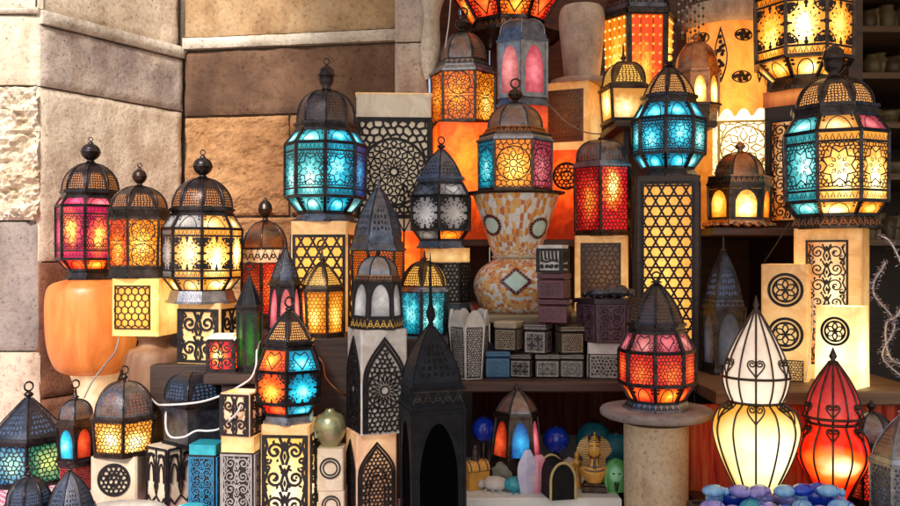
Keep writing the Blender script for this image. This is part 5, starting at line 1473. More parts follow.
# black arched box with gold trim
DA = 1.868
t = thing('arched_box', 'black arched box edged with gold trim', 'box', (X(557, DA), DA, ZN), .22)
w = S(25, DA); hs = S(18, DA); hh = S(36, DA); dp = .075
ap = [(-w/2, 0)]+[(-w/2*math.cos(PI*i/14), hs+(hh-hs)*math.sin(PI*i/14)) for i in range(15)]+[(w/2, 0)]
mb = MB(); mb.grid([[(x, y, z) for x, z in ap] for y in (-dp/2, dp/2)][::-1], 0, smooth=True); mb.face([(x, -dp/2, z) for x, z in ap], 0); mb.face([(x, dp/2, z) for x, z in ap][::-1], 0); mb.build('body', INK, t)
for y in (-dp/2, dp/2):
    mb = MB(); mb.tube([(x*1.02, y, z*1.008) for x, z in ap], .0030, 0, 6); mb.build('gold_trim', simple('old gold paint', (.58, .42, .18), .4, .1), t)
# small gold figure
t = thing('figurine', 'tiny gilt standing figure beside the pharaoh bust', 'figurine', (X(577, 1.93), 1.93, ZN))
mb = MB(); mb.lathe([(a*.001, b*.001) for a, b in [(12, 0), (12, 8), (10, 9), (9, 28), (10, 31), (7, 34), (6, 44), (10, 52), (10, 57), (4, 60), (5.5, 64), (6, 70), (4, 76), (.4, 78)]], 0, 16); mb.build('body', FACEG, t)
mb = MB()
for s in (-1, 1): mb.tube([(s*.010, 0, .056), (s*.0125, -.003, .046), (s*.006, -.010, .042)], .0026, 0, 6)
mb.build('arms', FACEG, t)

# pharaoh bust
def bust():
    D = 1.90; k = S(62, D)    # total height
    t = thing('pharaoh_bust', 'golden pharaoh bust with striped headcloth', 'bust', (X(594, D), D, ZN), -.10)
    mb = MB(); mb.box(-k*.20, k*.20, -k*.14, k*.14, 0, k*.10, 0, .002); mb.box(-k*.17, k*.17, -k*.12, k*.12, k*.10, k*.15, 0, .002); mb.build('base', BRZ, t)
    # shoulders and chest
    mb = MB()
    rows = []
    for j, (rx, ry, z) in enumerate([(.13, .10, .15), (.17, .11, .22), (.24, .13, .30), (.25, .12, .36), (.18, .10, .42), (.10, .085, .46), (.085, .08, .54)]):
        rows.append([(k*rx*math.cos(a*PI/10), k*ry*math.sin(a*PI/10), k*z) for a in range(20)])
    mb.grid(rows, 0, closed=True); mb.face(rows[0][::-1]); mb.face(rows[-1]); mb.build('chest', FACEG, t)
    # head with modelled brow, nose, lips and chin
    mb = MB(); hz = k*.70
    def fc(d):
        g = 1.0
        if d.y < 0:
            fx, fz = d.x, d.z
            g += .22*math.exp(-((fx/.11)**2+((fz+.10)/.20)**2))          # nose
            g -= .06*math.exp(-(((abs(fx)-.32)/.14)**2+((fz-.14)/.10)**2))  # eye sockets
            g += .07*math.exp(-(((abs(fx)-.30)/.22)**2+((fz-.32)/.07)**2))  # brows
            g += .09*math.exp(-((fx/.20)**2+((fz+.42)/.07)**2))           # lips
            g += .08*math.exp(-((fx/.18)**2+((fz+.72)/.14)**2))           # chin
        return g
    mb.ell((0, -k*.03, hz), k*.115, k*.115, k*.155, 0, 48, 36, fc); mb.build('face', FACEG, t)
    for s in (-1, 1):
        mb = MB(); mb.ell((s*k*.042, -k*.128, hz+k*.022), k*.024, k*.012, k*.012, 0, 10, 8); mb.ell((s*k*.042, -k*.137, hz+k*.022), k*.009, k*.006, k*.009, 1, 8, 6); mb.build('eye', [WHITEST, INK], t)
        mb = MB(); mb.tube([(s*k*.012, -k*.145, hz+k*.052), (s*k*.045, -k*.143, hz+k*.060), (s*k*.085, -k*.115, hz+k*.045)], k*.006, 0, 6); mb.build('eyebrow', INK, t)
        mb = MB(); mb.ell((s*k*.118, -k*.01, hz), k*.016, k*.03, k*.04, 0, 10, 8); mb.build('ear', FACEG, t)
    # striped headcloth: crown, flaring sides and two lappets, all one striped skin
    mb = MB(); N = 34
    secs = []
    for j in range(N+1):
        v = j/N; z = k*(.40+.50*v)
        # half width of the cloth
        if v < .28: wx = .20-.02*v/.28
        elif v < .62: wx = .18+.10*math.sin((v-.28)/.34*PI*.62)
        else: wx = .262*math.sqrt(max(0, 1-((v-.62)/.39)**2))
        row = []
        for a in range(25):
            th = PI*a/24             # from left face edge round the back to the right
            r = wx*(1+.012*math.sin(v*N*PI*.9))
            row.append((-k*r*math.cos(th), k*(.015+ .19*math.sin(th)*(wx/.27)**.5)-k*.045*abs(math.cos(th))**3, z))
        secs.append(row)
    for j in range(N): mb.grid([secs[j], secs[j+1]], j % 2, smooth=True)
    # front borders of the cloth towards the face
    for s in (0, 24):
        for j in range(N):
            p, q = Vector(secs[j][s]), Vector(secs[j+1][s])
            sx = 1 if p.x > 0 else -1
            inn = lambda v_, z_: Vector((sx*k*(.10 if z_ > k*.58 else .075), -k*.075 if z_ > k*.55 else -k*.115, z_))
            a_, b_ = inn(0, p.z), inn(0, q.z)
            if abs(a_.x) > abs(p.x): a_.x = p.x*.6
            if abs(b_.x) > abs(q.x): b_.x = q.x*.6
            f_ = [p, q, b_, a_]
            mb.face(f_ if sx < 0 else f_[::-1], j % 2)
    # brow part of the cloth
    for j in range(8):
        v0, v1 = j/8, (j+1)/8
        r0 = [(k*.125*(1-v0*.75)*math.cos(PI*a/12), -k*.13*math.sin(PI*a/12)*(1-v0*.8)-k*.0, hz+k*.09+k*.11*v0) for a in range(13)]
        r1 = [(k*.125*(1-v1*.75)*math.cos(PI*a/12), -k*.13*math.sin(PI*a/12)*(1-v1*.8)-k*.0, hz+k*.09+k*.11*v1) for a in range(13)]
        mb.grid([r1, r0], j % 2)
    mb.build('headcloth', [GOLD, STRIPE], t)
    mb = MB(); mb.tube([(0, -k*.13, k*.86), (0, -k*.17, k*.90), (0, -k*.165, k*.96), (0, -k*.19, k*.985), (0, -k*.205, k*.965)], k*.014, 0, 8, r2=k*.010); mb.build('cobra_crest', GOLD, t)
    mb = MB(); mb.tube([(0, -k*.13, k*.565), (0, -k*.145, k*.50), (0, -k*.15, k*.43), (0, -k*.165, k*.40)], k*.018, 0, 8, r2=k*.026); mb.build('beard', STRIPE, t)
    mb = MB()
    for q in range(4):
        mb.tube([(k*(.10+.025*q)*math.cos(PI+PI*a/12), -k*(.09+.012*q)+k*(.03+.02*q)*math.sin(PI+PI*a/12)*.6, k*(.44-.028*q)-k*.03*math.sin(PI*a/12)) for a in range(13)], k*.009, q % 2, 6)
    mb.build('collar', [STRIPE, GOLD], t)
bust()
def mask():
    D = 1.90; k = S(33, D)
    t = thing('stone_mask', 'green glazed head ornament with hood and dark beard', 'ornament', (X(621.5, D)-.012, D, ZN), -.1)
    mb = MB()
    rows = []
    for j, (rx, ry, z) in enumerate([(.30, .20, 0), (.36, .25, .1), (.40, .27, .3), (.38, .28, .55), (.34, .27, .75), (.24, .2, .92), (.08, .08, 1.0)]):
        rows.append([(k*rx*math.cos(a*PI/10), k*ry*math.sin(a*PI/10), k*z) for a in range(20)])
    mb.grid(rows, 0, closed=True); mb.face(rows[0][::-1]); mb.face(rows[-1]); mb.build('hood', GREENST, t)
    def fc(d):
        g = 1.0
        if d.y < 0:
            g += .20*math.exp(-((d.x/.13)**2+((d.z+.08)/.2)**2)); g -= .08*math.exp(-(((abs(d.x)-.34)/.15)**2+((d.z-.16)/.12)**2)); g += .07*math.exp(-((d.x/.2)**2+((d.z+.45)/.08)**2))
        return g
    mb = MB(); mb.ell((0, -k*.17, k*.55), k*.23, k*.17, k*.28, 0, 32, 24, fc); mb.build('face', alab('pale green glaze', (.30, .62, .34), (.16, .46, .22)), t)
    for s in (-1, 1):
        mb = MB(); mb.ell((s*k*.085, -k*.318, k*.60), k*.045, k*.02, k*.022, 0, 10, 8); mb.build('eye', INK, t)
    mb = MB(); mb.tube([(0, -k*.30, k*.33), (0, -k*.31, k*.2), (0, -k*.29, k*.08)], k*.07, 0, 8, r2=k*.04); mb.build('beard', BLACKLAC, t)
    mb = MB()
    for s in (-1, 1): mb.tube([(s*k*.27, -k*.16, k*.7), (s*k*.31, -k*.20, k*.35), (s*k*.28, -k*.22, k*.02)], k*.06, 0, 8)
    mb.build('lappets', GREENST, t)
mask()

# pedestal and red lantern
DP = 1.85; zp = Z(408, DP)
t = thing('pedestal', 'round sandstone pedestal with grey disc top under the red lantern', 'pedestal', (X(656, DP), DP, 0))
mb = MB(); mb.lathe(smoothp([(S(34, DP), 0), (S(33, DP), .3), (S(31.5, DP), .6), (S(32, DP), zp-.03)], 4), 0, 40); mb.build('column', PEDEST, t)
mb = MB(); mb.lathe([(S(36, DP), zp-.022), (S(51, DP), zp-.018), (S(55, DP), zp-.013), (S(55.5, DP), zp-.004), (S(54, DP), zp), (S(8, DP), zp)], 0, 48); mb.build('disc_top', PEDTOP, t)
lantern('glass_lantern', 'red lattice paned lantern on the round stone pedestal', 'lantern', 657, DP, [
    ('M', 408, 400, 66, 58, SILV, 'base', 'band', IRON), ('G', 400, 382, 52, 72, [G_ORG, G_LRED, G_RED], 'slant'), ('G', 382, 350, 74, 74, [G_LRED, G_LRED, G_RED], 'mesh'), ('G', 350, 331, 74, 54, [G_PNK, G_SAL, G_MAG], 'heart'), ('M', 331, 323, 54, 56, IRON), ('D', 323, 284, 52, 'bell', P_IRON), ('F', 284, 272, 12, 'plain', None, 9)], 8, 20, barpx=3.4)
# ================================================================== right group
lantern('tower_lantern', 'dark slate lantern with studded spire and pale pointed window', 'lantern', 723, 2.2, [
    FOOT(373, 366, 44, 41), ('G', 366, 308, 38, 41, [G_SLATE], 'goth', IRON), ('M', 308, 300, 42, 38, IRON, 'cornice', 'band', BLUEIRON), ('D', 300, 252, 34, 'pointed', P_FAIR), ('F', 254, 235, 7, 'spike')], 4, 24, rest=S6-.0004)
lantern('copper_lantern', 'small copper domed lantern with glowing arched windows in the upper row', 'lantern', 697, 2.55, [
    ('M', 125, 106, 40, 46, BRZ, 'base'), ('G', 106, 74, 42, 42, [G_WHT, G_WHT, G_WHT, G_YEL], 'archonly', COP), ('M', 74, 70, 46, 44, COP), ('D', 70, 42, 40, 'round', COP), ('F', 42, 33, 9, 'plain', COP)], 8, 10, rest=S7, metalm=COP)
# glowing vase with black medallions
DW = 2.75
t = thing('alabaster_lamp', 'big orange glowing lamp bowl with black teardrop ornaments', 'lamp', (X(727, DW), DW, S8), -math.atan2(X(727, DW), DW))
yb = PY(S8, DW)
WP = smoothp([(26, yb), (30, 190), (35, 130), (38, 80), (39, 50), (39, 30)], 4)
mb = MB(); wprof = [(S(a, DW), S(yb-b, DW)) for a, b in WP]; mb.lathe(wprof, 0, 40); mb.build('body', ALBO if False else alab('amber glowing alabaster', (.52, .22, .05), (.40, .14, .03), (.95, .17, .01), (1.0, .38, .05), .80, (.56, .62), .8), t)
mb = MB(); mb.lathe([(S(40, DW), S(yb-30, DW)), (S(44, DW), S(yb-26, DW)), (S(44, DW), S(yb-13, DW)), (S(41, DW), S(yb-9, DW)), (S(36, DW), S(yb-9, DW)), (S(34, DW), S(yb-22, DW))], 0, 40); mb.build('rim', ALBS, t)
def wr(z):
    for (r0, z0), (r1, z1) in zip(wprof, wprof[1:]):
        if z0 <= z <= z1: return r0+(r1-r0)*(z-z0)/max(1e-6, z1-z0)
    return wprof[-1][0]
def onw(a, z, off): r = wr(z)+off; return Vector((r*math.sin(a), -r*math.cos(a), z))
def orn(a0, y, hw, hh, kind):
    mb = MB(); z0 = S(yb-y, DW); r = wr(z0); N = 24
    def P(i, f, off):
        a = 2*PI*i/N
        x = math.cos(a); z = math.sin(a)
        if kind == 'tear': x *= (1-.5*z) if z > 0 else 1; x *= (1-abs(z)**3*.6)
        return onw(a0+S(hw, DW)*x*f/r, z0+S(hh, DW)*z*f, off)
    mb.grid([[P(i, .82, .002) for i in range(N)], [P(i, 1, .002) for i in range(N)]], 0, closed=True, smooth=False)
    for q in range(14):
        a = q*2.4; f = .25+.045*q
        c = P(q*5 % N, f*.85, .0022); n2 = Vector((c.x, c.y, 0)).normalized(); tx = Vector((-n2.y, n2.x, 0))
        pts = [c+tx*S(2.0, DW)*math.cos(b*PI/4)+Vector((0, 0, 1))*S(2.2, DW)*math.sin(b*PI/4)+n2*.0003*q for b in range(8)]
        mb.face(pts, 0)
    mb.build('ornament', BLK, t)
for k in range(6):
    a = k*PI/3
    orn(a-.15, 62, 6.5, 27, 'tear'); orn(a+.40, 44, 9, 6, 'oval'); orn(a+.37, 84, 10, 6, 'oval')
# beaded hanging
DQ = 2.55
t = thing('bead_hanging', 'dark beaded fringe hanging at the top beside the glowing bowl', 'hanging', (X(691, DQ), DQ, Z(-12, DQ)))
for i in range(7):
    mb = MB(); x = (i-3)*.0115; L = .055+.028*(1-abs(i-3)/3)+.03*(i % 2)
    mb.tube([(x, .004*(i % 2), 0), (x, .004*(i % 2), -L-.05)], .0008, 0, 5)
    for q in range(9): mb.ell((x, .004*(i % 2), -(L+.05)*(q+1)/9.2), .0042, .0042, .0042, 1 if q % 2 else 0, 8, 6)
    mb.build('bead_string', [OBSID, SILVIN], t)
mb = MB(); mb.bar((-.045, 0, 0), (.045, 0, 0), .007); mb.build('rod', BRZ, t)
mb = MB(); mb.tube([(-.03, 0, .003), (0, .0, .12), (0, .0, .5)], .0012); mb.tube([(.03, 0, .003), (0, 0, .12)], .0012); mb.build('cord', GREYCAB, t)
# scalloped white lamp
def scallop():
    D = 2.55; px = 740; w = 54; y0 = PY(S8, D); n = 4
    t = thing('scalloped_lamp', 'bright white lamp with scalloped rim behind the copper lantern', 'lamp', (X(px, D), D, S8), math.radians(8)-math.atan2(X(px, D), D))
    R = S(w, D)/2/extent(4, math.radians(8)); h = S(y0-112, D); hs = S(y0-124, D)
    mb = MB(); mp = []
    for i in range(4):
        a, b = vert(4, R, 0, i), vert(4, R, 0, i+1)
        rows = []
        N = 24
        for q in range(N+1):
            u = q/N; tp = hs+(h-hs)*abs(math.sin(u*PI*3))**.7; p = a*(1-u)+b*u
            rows.append([Vector((p.x, p.y, tp*v/10)) for v in range(11)])
        cols = [list(c) for c in zip(*rows)]
        mb.grid(cols, 0, smooth=False)
        q = [Vector((p.x, p.y, z)) for p, z in ((a, .0), (b, .0), (b, hs), (a, hs))]
        mp.append(q)
    mb.build('body', alab('blazing white alabaster', (.85, .7, .42), (.8, .6, .3), (1.0, .46, .05), (1.0, .90, .52), 2.1, (.5, .85), .9), t)
    for q in mp:
        m2 = MB(); put_pattern(m2, q, 'rose2', 0, .0012, 3); m2.build('lattice_panel', GOLD, t)
scallop()
cl = lantern('copper_lantern', 'copper domed lantern with arched windows on a scalloped tray', 'lantern', 739, 2.345, [
    ('M', 230, 223, 56, 66, COP, 'tray'), ('M', 223, 219, 62, 60, COP, 'base'), ('G', 219, 186, 58, 60, [G_WHT, G_AMB, G_ORG, G_AMB, G_ORG, G_YEL], 'archonly', BRZ), ('M', 186, 177, 62, 60, BRZ, 'cornice', 'band', COP), ('D', 177, 152, 46, 'round', COP), ('F', 152, 141, 10, 'plain', COP)], 6, 14, rest=S8, metalm=BRZ)
mb = MB()
for i in range(20):
    a = 2*PI*i/20; mb.ell((.082*math.cos(a), .082*math.sin(a), S(3, 2.345)), .012, .012, .008, 0, 10, 6)
mb.build('tray_scallops', COP, cl)
# top lantern on dark box
box('block_lamp', 'dark block lamp with orange lit lattice under the top right lantern', 'lamp', 797, 2.44, 230, 108, 62, W_DARK, 'arab', (.16, .9, .06, .88), -24, rest=S8, pm=BLK, back=G_PAN, extra=[('A', 108, 93, 65, 65, ALBO, 'none', None, None, None, None, 'top_slab')])
lantern('glass_lantern', 'big bright yellow eight sided lantern cut by the top edge at right', 'lantern', 803, 2.44, [
    FOOT(93, 81, 66, 56, BRZ), ('G', 81, 64, 54, 86, [G_WHT, G_YEL], 'slant'), ('G', 64, 2, 91, 92, [G_WHT, G_YEL, G_YEL, G_YEL, G_YEL, G_YEL, G_YEL, G_YEL], 'fil'), ('G', 2, -16, 92, 66, [G_ORG, G_YEL], 'slant'), ('M', -16, -23, 66, 69, BRZ), ('D', -23, -62, 62, 'round', P_WARM), ('F', -62, -92, 18, 'ball', BRZ, 5)], 8, 4, barpx=3.4, metalm=BRZ)
# big white lantern on box lamp
D2 = 2.14
box('box_lamp', 'large cream box lamp with dark arabesque panel under the white lantern', 'lamp', 832, D2, 375, 229, 70, ALBYS, 'arab', (.19, .80, .10, .92), -8, rest=S6-.0004, sides=[0], back=G_PAN)
lantern('glass_lantern', 'large eight sided lantern with white and turquoise panes at right', 'lantern', 835, D2, [
    ('M', 229, 216, 86, 74, BRZ, 'base', 'band', COP), ('G', 216, 203, 74, 92, [G_WHT, G_YEL, G_AQUA, G_AQUA, G_AQUA, G_AQUA, G_AQUA, G_AQUA], 'slant'), ('G', 203, 136, 95, 97, [G_WHT, G_WHT, G_PNK, G_AQUA, G_AQUA, G_AQUA, G_TEAL, G_AQUA], 'filb'),
    ('G', 136, 119, 97, 76, [G_CRM, G_PNK, G_PNK, G_AQUA, G_AQUA, G_AQUA, G_AQUA, G_AQUA], 'slant'), ('M', 119, 109, 77, 80, IRON), ('D', 109, 77, 72, 'round', P_WARM), ('F', 77, 43, 22, 'long', None)], 8, 5, barpx=3.4)
# cream box lamps
box('box_lamp', 'narrow cream box lamp with two round lattice medallions', 'lamp', 787, 2.1, 378, 264, 48, ALBYS, [('medal4', (.10, .94, .62, .94)), ('medal4', (.10, .94, .24, .56)), ('mesh', (.12, .9, .0, .18))], None, -6, rest=S6-.0004, sides=[0], op=True)
box('box_lamp', 'small bright cream box lamp with one round medallion', 'lamp', 842, 1.975, 386, 306, 52, ALBW, [('medal4', (.12, .94, .46, .94))], None, -22, rest=S6-.0004, sides=[0], op=True, taper=.94)

# wire wrapped lamps
def wirelamp(name, label, px, D, prof, rest, mat, matcap, nwire, foot, waist, ring, scroll, handle=0, wirem=BRZ, rot=0):
    """prof: list of (half width, y) bottom to top for the bowl; cap above the waist"""
    prof = smoothp(prof, 5); y0 = PY(rest, D)
    t = thing(name, label, 'lamp', (X(px, D), D, rest), rot-math.atan2(X(px, D), D))
    pr = [(S(a, D), S(y0-b, D)) for a, b in prof]
    zw = S(y0-waist, D)
    def rad(z):
        for (r0, z0), (r1, z1) in zip(pr, pr[1:]):
            if z0 <= z <= z1: return r0+(r1-r0)*(z-z0)/max(1e-6, z1-z0)
        return pr[-1][0] if z > pr[0][1] else pr[0][0]
    low = [p for p in pr if p[1] <= zw]; up = [p for p in pr if p[1] > zw]
    H = pr[-1][1]
    fluted = lambda p: [(r, z) for r, z in p]
    for nm, P_, m in (('glass_bowl', low+[(rad(zw), zw)], mat), ('glass_cap', [(rad(zw)*1.0, zw+.0005)]+up, matcap)):
        mb = MB(); rows = []
        seg = nwire*6
        for r, z in P_:
            # glass bulges between the wires
            rows.append([(r*(1-.030+.045*abs(math.sin(k*PI/6)))*math.cos(-PI/2+2*PI*k/seg), r*(1-.030+.045*abs(math.sin(k*PI/6)))*math.sin(-PI/2+2*PI*k/seg), z) for k in range(seg)])
        J = len(rows)-1
        mb.grid(rows, 0, lambda i, j: ((i/seg+.5) % 1.00001, j/J), closed=True)
        mb.face(rows[-1]); mb.face(rows[0][::-1]); mb.build(nm, m, t)
    wr_ = S(1.0, D)
    zs = [p[1] for p in pr]
    for i in range(nwire):
        a = 2*PI*i/nwire-PI/2
        mb = MB()
        mb.tube([((rad(z)+wr_*.6)*math.cos(a), (rad(z)+wr_*.6)*math.sin(a), z) for z in zs], wr_, 0, 6)
        mb.build('wire_rib', wirem, t)
    # collars
    for yy, k in ((waist, 1.08), (foot, 1.1), (ring, 1.06)):
        z = S(y0-yy, D); r = rad(z)*k
        mb = MB(); mb.tube([(r*math.cos(q*PI/16), r*math.sin(q*PI/16), z) for q in range(32)], wr_*1.4, 0, 7, True); mb.build('wire_collar', wirem, t)
    # pairs of loose scrolls, one pair to every second rib
    for ys, rr in scroll:
        zc = S(y0-ys, D)
        for i in range(0, nwire, 2):
            a0 = 2*PI*i/nwire-PI/2
            for s in (-1, 1):
                mb = MB(); pts = []
                for q in range(21):
                    v = q/20; R0 = S(rr, D)
                    if v < .45:      # stem swings away from the rib
                        w_ = v/.45; u = s*R0*1.15*math.sin(w_*PI/2)**1.5; zv = R0*(-1.2+1.9*w_)
                    else:            # and curls in on itself
                        th = (v-.45)/.55*1.5*2*PI; ro = R0*.62*(1-.75*(v-.45)/.55)
                        u = s*(R0*.53+ro*math.cos(th)); zv = R0*.7+ro*math.sin(th)*.9
                    z = zc+zv; R_ = rad(z)+wr_*1.7
                    pts.append((R_*math.cos(a0+u/R_), R_*math.sin(a0+u/R_), z))
                mb.tube(pts, wr_*.8, 0, 5); mb.build('wire_scroll', wirem, t)
    # finial and foot
    mb = MB(); mb.lathe([(pr[-1][0]*1.25, H-.002), (pr[-1][0]*1.3, H+.003), (pr[-1][0]*.5, H+.006), (pr[-1][0]*1.0, H+.013), (pr[-1][0]*.7, H+.019), (.0005, H+.032)], 0, 16); mb.build('finial', wirem, t)
    zf = S(y0-foot, D)
    mb = MB(); mb.lathe([(rad(zf)*1.5, 0), (rad(zf)*1.45, .006), (rad(zf)*1.05, .012), (rad(zf)*1.05, max(.013, zf))], 0, 24); mb.build('base', wirem, t)
    if handle:
        mb = MB(); zc = S(y0-428, D); r = rad(zc)+.004
        a = PI+.25
        pts = []
        for q in range(16):
            th = q/15*2.2*PI; ro = .017*(1-.6*q/15); pts.append((-(r+.022)-ro*math.cos(th)*.9, -.02, zc+.02+ro*math.sin(th)))
        low_ = [(-(r+.004-.001*q), -.02-.0006*q, zc-.048+.006*q) for q in range(0, 8)]
        mb.tube([(-rad(zc-.05)*.96, -.022, zc-.055), (-r*1.05, -.022, zc-.030), (-(r+.034), -.021, zc-.002)]+pts[1:], wr_*1.2, 0, 6)
        mb.build('handle', wirem, t)
    return t
AMPH = glass('ivory lit blown glass', (1.0, .46, .05), (1.0, .92, .60), .86, (.5, .45), .40, 4, mid=(1.0, .80, .34), base=.66)
AMPC = alab('milky blown glass', (.78, .70, .64), (.66, .58, .54), (1.0, .62, .36), (1, .86, .60), .72, (.5, .0), 1.0, .2)
wirelamp('gourd_lamp', 'white gourd shaped glass lamp wrapped in dark wire', 756, 1.72, [(17, 494), (22, 484), (33, 460), (40, 438), (41, 424), (36, 411), (27, 404), (24.5, 401), (28, 393), (31, 382), (31, 374), (27, 358), (19, 340), (10, 324), (3, 312)], ZR, AMPH, AMPC, 12, 492, 401, 376, [(410, 7), (366, 7)])
AMPR = glass('red lit blown glass', (.85, .018, .003), (1.0, .82, .38), 2.0, (.40, .52), .20, 5, mid=(1.0, .13, .01), base=.36)
AMPRC = glass('red glass cap', (.45, .01, .02), (.80, .06, .04), .55, (.5, .2), .9, 20)
wirelamp('gourd_lamp', 'red amphora shaped glass lamp wrapped in dark wire with scroll handle', 833, 1.80, [(12, 506), (15, 496), (24, 478), (32, 462), (34, 450), (31, 438), (25, 428), (23, 422), (26.5, 417), (26, 409), (21.5, 393), (13.5, 377), (4, 363)], ZR, AMPR, AMPRC, 12, 502, 422, 416, [(431, 5), (408, 5.5)], handle=1)
# tray of scarabs
DT = 1.6; t = thing('shallow_tray', 'shallow dark tray heaped with blue and lilac beetles', 'tray', (X(771, DT), DT, ZR))
mb = MB(); x0, x1, y0_, y1_ = X(696, DT)-X(771, DT), X(846, DT)-X(771, DT), -.09, .035
mb.box(x0, x1, y0_, y1_, 0, .055); mb.build('tray_bottom', W_DARK, t)
for b in ((x0-.008, x0, y0_, y1_), (x1, x1+.008, y0_, y1_), (x0, x1, y0_-.008, y0_), (x0, x1, y1_, y1_+.006)):
    mb = MB(); mb.box(*b, 0, .060, 0, .001); mb.build('tray_side', W_DARK, t)
rs = random.Random(5)
cols = [(PURPST, 'lilac'), (BLUEST, 'deep blue'), (SKYST, 'pale blue'), (TEALST, 'turquoise'), (PURPST, 'lilac'), (SKYST, 'pale blue')]
layout = [(704, 0, 0), (722, 4, 0), (741, 3, 1), (757, 0, 0), (775, 1, 2), (792, 2, 0), (810, 0, 1), (829, 2, 0), (713, 5, 1), (733, 1, 0), (750, 5, 2), (766, 4, 1), (785, 0, 0), (801, 5, 1), (820, 1, 2), (838, 4, 0)]
pl = ['at the left end of the tray', 'second from the tray\'s left end, in front', 'near the left of the tray in front', 'left of the tray middle in front', 'at the middle of the tray in front', 'right of the tray middle in front', 'near the right of the tray in front', 'at the right end of the tray in front',
      'at the back left corner of the tray', 'second along the tray\'s back row', 'third along the tray\'s back row', 'in the tray below the gourd lamp', 'behind the middle of the tray', 'in the back row below the scroll handle', 'in the back row under the red lamp', 'at the back right corner of the tray']
for i, (px_, ci, kk) in enumerate(layout):
    back = i >= 8
    y = DT-.055+(.058 if back else 0)+rs.uniform(-.006, .006)
    m, cn = cols[ci]
    scarab('%s glazed beetle %s' % (cn, pl[i]), X(px_, DT)+rs.uniform(-.003, .003), y, ZR+.0555, rs.uniform(.034, .052), m, rs.uniform(0, 6.28), 'glazed beetles heaped in the tray', linem=BLUEST if m is not BLUEST else NAVY, legs=False, hgt=.62+.25*(1 if back else 0), wid=.72)
for i, (px_, ci) in enumerate([(709, 2), (735, 4), (752, 0), (778, 2), (797, 1), (822, 2)]):
    m, cn = cols[ci]
    scarab('%s glazed beetle lying on top of the heap, %s from left' % (cn, ['first', 'second', 'third', 'fourth', 'fifth', 'sixth'][i]), X(px_, DT), DT-.03+rs.uniform(-.004, .008), ZR+.085, .042, m, rs.uniform(-.6, .6), 'glazed beetles heaped in the tray', linem=NAVY, legs=False, hgt=.5, wid=.7)

# grey pierced lantern and red wire basket at lower right
lantern('square_lantern', 'grey pierced tin lantern at the lower right edge', 'lantern', 902, 1.66, [
    FOOT(530, 520, 62, 58), ('G', 520, 462, 56, 58, [G_SLATE], 'meshbig', SILV), ('M', 462, 455, 62, 58, SILV), ('D', 455, 415, 54, 'pointed', P_TIN), ('F', 415, 400, 10, 'spike', SILV)], 6, 12, rest=ZR, metalm=SILV)
lantern('hex_lantern', 'low red lattice lantern behind the red amphora lamp', 'lantern', 872, 1.84, [
    FOOT(506, 498, 44, 42), ('G', 498, 446, 42, 44, [G_LRED, G_RED2], 'meshbig'), ('M', 446, 440, 47, 45), ('D', 440, 412, 42, 'round', P_TIN), ('F', 412, 400, 8, 'plain')], 6, 8, rest=ZR)
# garland
t = thing('tinsel_garland', 'tangled silvery garland hanging at the far right', 'garland', (X(880, 2.02), 2.02, S6))
mb = MB(); rs = random.Random(11); pts = []
for i in range(60):
    v = i/59; pts.append((.012+.030*math.sin(v*9)+.05*v, .02*math.cos(v*13)-.06*v, .33-.46*v+.012*math.sin(v*31)))
mb.tube(pts, .0022, 0, 6)
pts2 = [(-.004+.025*math.sin(i*.35+2)+.045*(i/49)**2, .015*math.cos(i*.4)-.07*(i/49), .27-.38*i/49) for i in range(50)]
mb.tube(pts2, .0018, 0, 6); mb.build('wire', CABLE, t)
mb = MB()
for p in pts[::1]+pts2[::1]:
    for q in range(16):
        d_ = Vector((rs.uniform(-1, 1), rs.uniform(-1, 1), rs.uniform(-1, 1))).normalized()*rs.uniform(.004, .011); s_ = d_.orthogonal().normalized()*.0013; p_ = Vector(p)+Vector((rs.uniform(-1, 1), rs.uniform(-1, 1), rs.uniform(-1, 1)))*.006
        mb.face([p_, p_+d_*.5+s_, p_+d_, p_+d_*.5-s_], rs.randint(0, 1))
mb.build('tinsel', [simple('lilac tinsel', (.50, .42, .62), .25, .6), simple('silver tinsel', (.55, .52, .55), .25, .8)], t)
mb = MB(); mb.tube([(.045, -.02, .325), (.05, .0, .345), (.05, .05, .355)], .003); mb.build('hook', BRZ, t)

# ================================================================== lower left
lantern('hex_lantern', 'large lantern with blue green and yellow green lattice panes at the left edge', 'lantern', 28, 2.2, [
    FOOT(483, 478, 72, 69), ('G', 478, 438, 66, 70, [G_YGRN, G_BGRN, G_BGRN, G_BGRN, G_YGRN, G_BGRN], 'mesh'), ('M', 438, 433, 74, 70), ('D', 433, 398, 64, 'cone', P_FAIR), ('F', 399, 382, 9, 'plain', None, 9)], 6, 28, rest=ZT+.005)
lantern('hex_lantern', 'slim lantern with one blue and one red pane on a red patterned foot', 'lantern', 77, 2.12, [
    ('M', 490, 464, 30, 30, CARVED, 'base', 'meshbig', simple('red inlay', (.4, .04, .03), .4)), ('M', 464, 457, 34, 36, IRON), ('G', 457, 424, 31, 34, [G_RED2, G_RED2, G_SLATE, G_SLATE, G_SLATE, G_CYAN], 'goth', BRZ), ('M', 424, 417, 36, 34, BRZ), ('D', 417, 399, 31, 'round', P_TIN), ('F', 399, 380, 7, 'spike', None, 8)], 6, 26, rest=ZT+.005)
lantern('domed_lantern', 'small dark pierced dome at the bottom edge, left one', 'lantern', 29, 1.78, [
    FOOT(540, 534, 46, 44), ('G', 534, 506, 42, 42, [G_SLATE], 'mesh'), ('M', 506, 503, 46, 44), ('D', 503, 477, 41, 'round', P_FAIR), ('F', 477, 466, 5, 'plain', None, 6)], 8, 10, rest=ZT+.005)
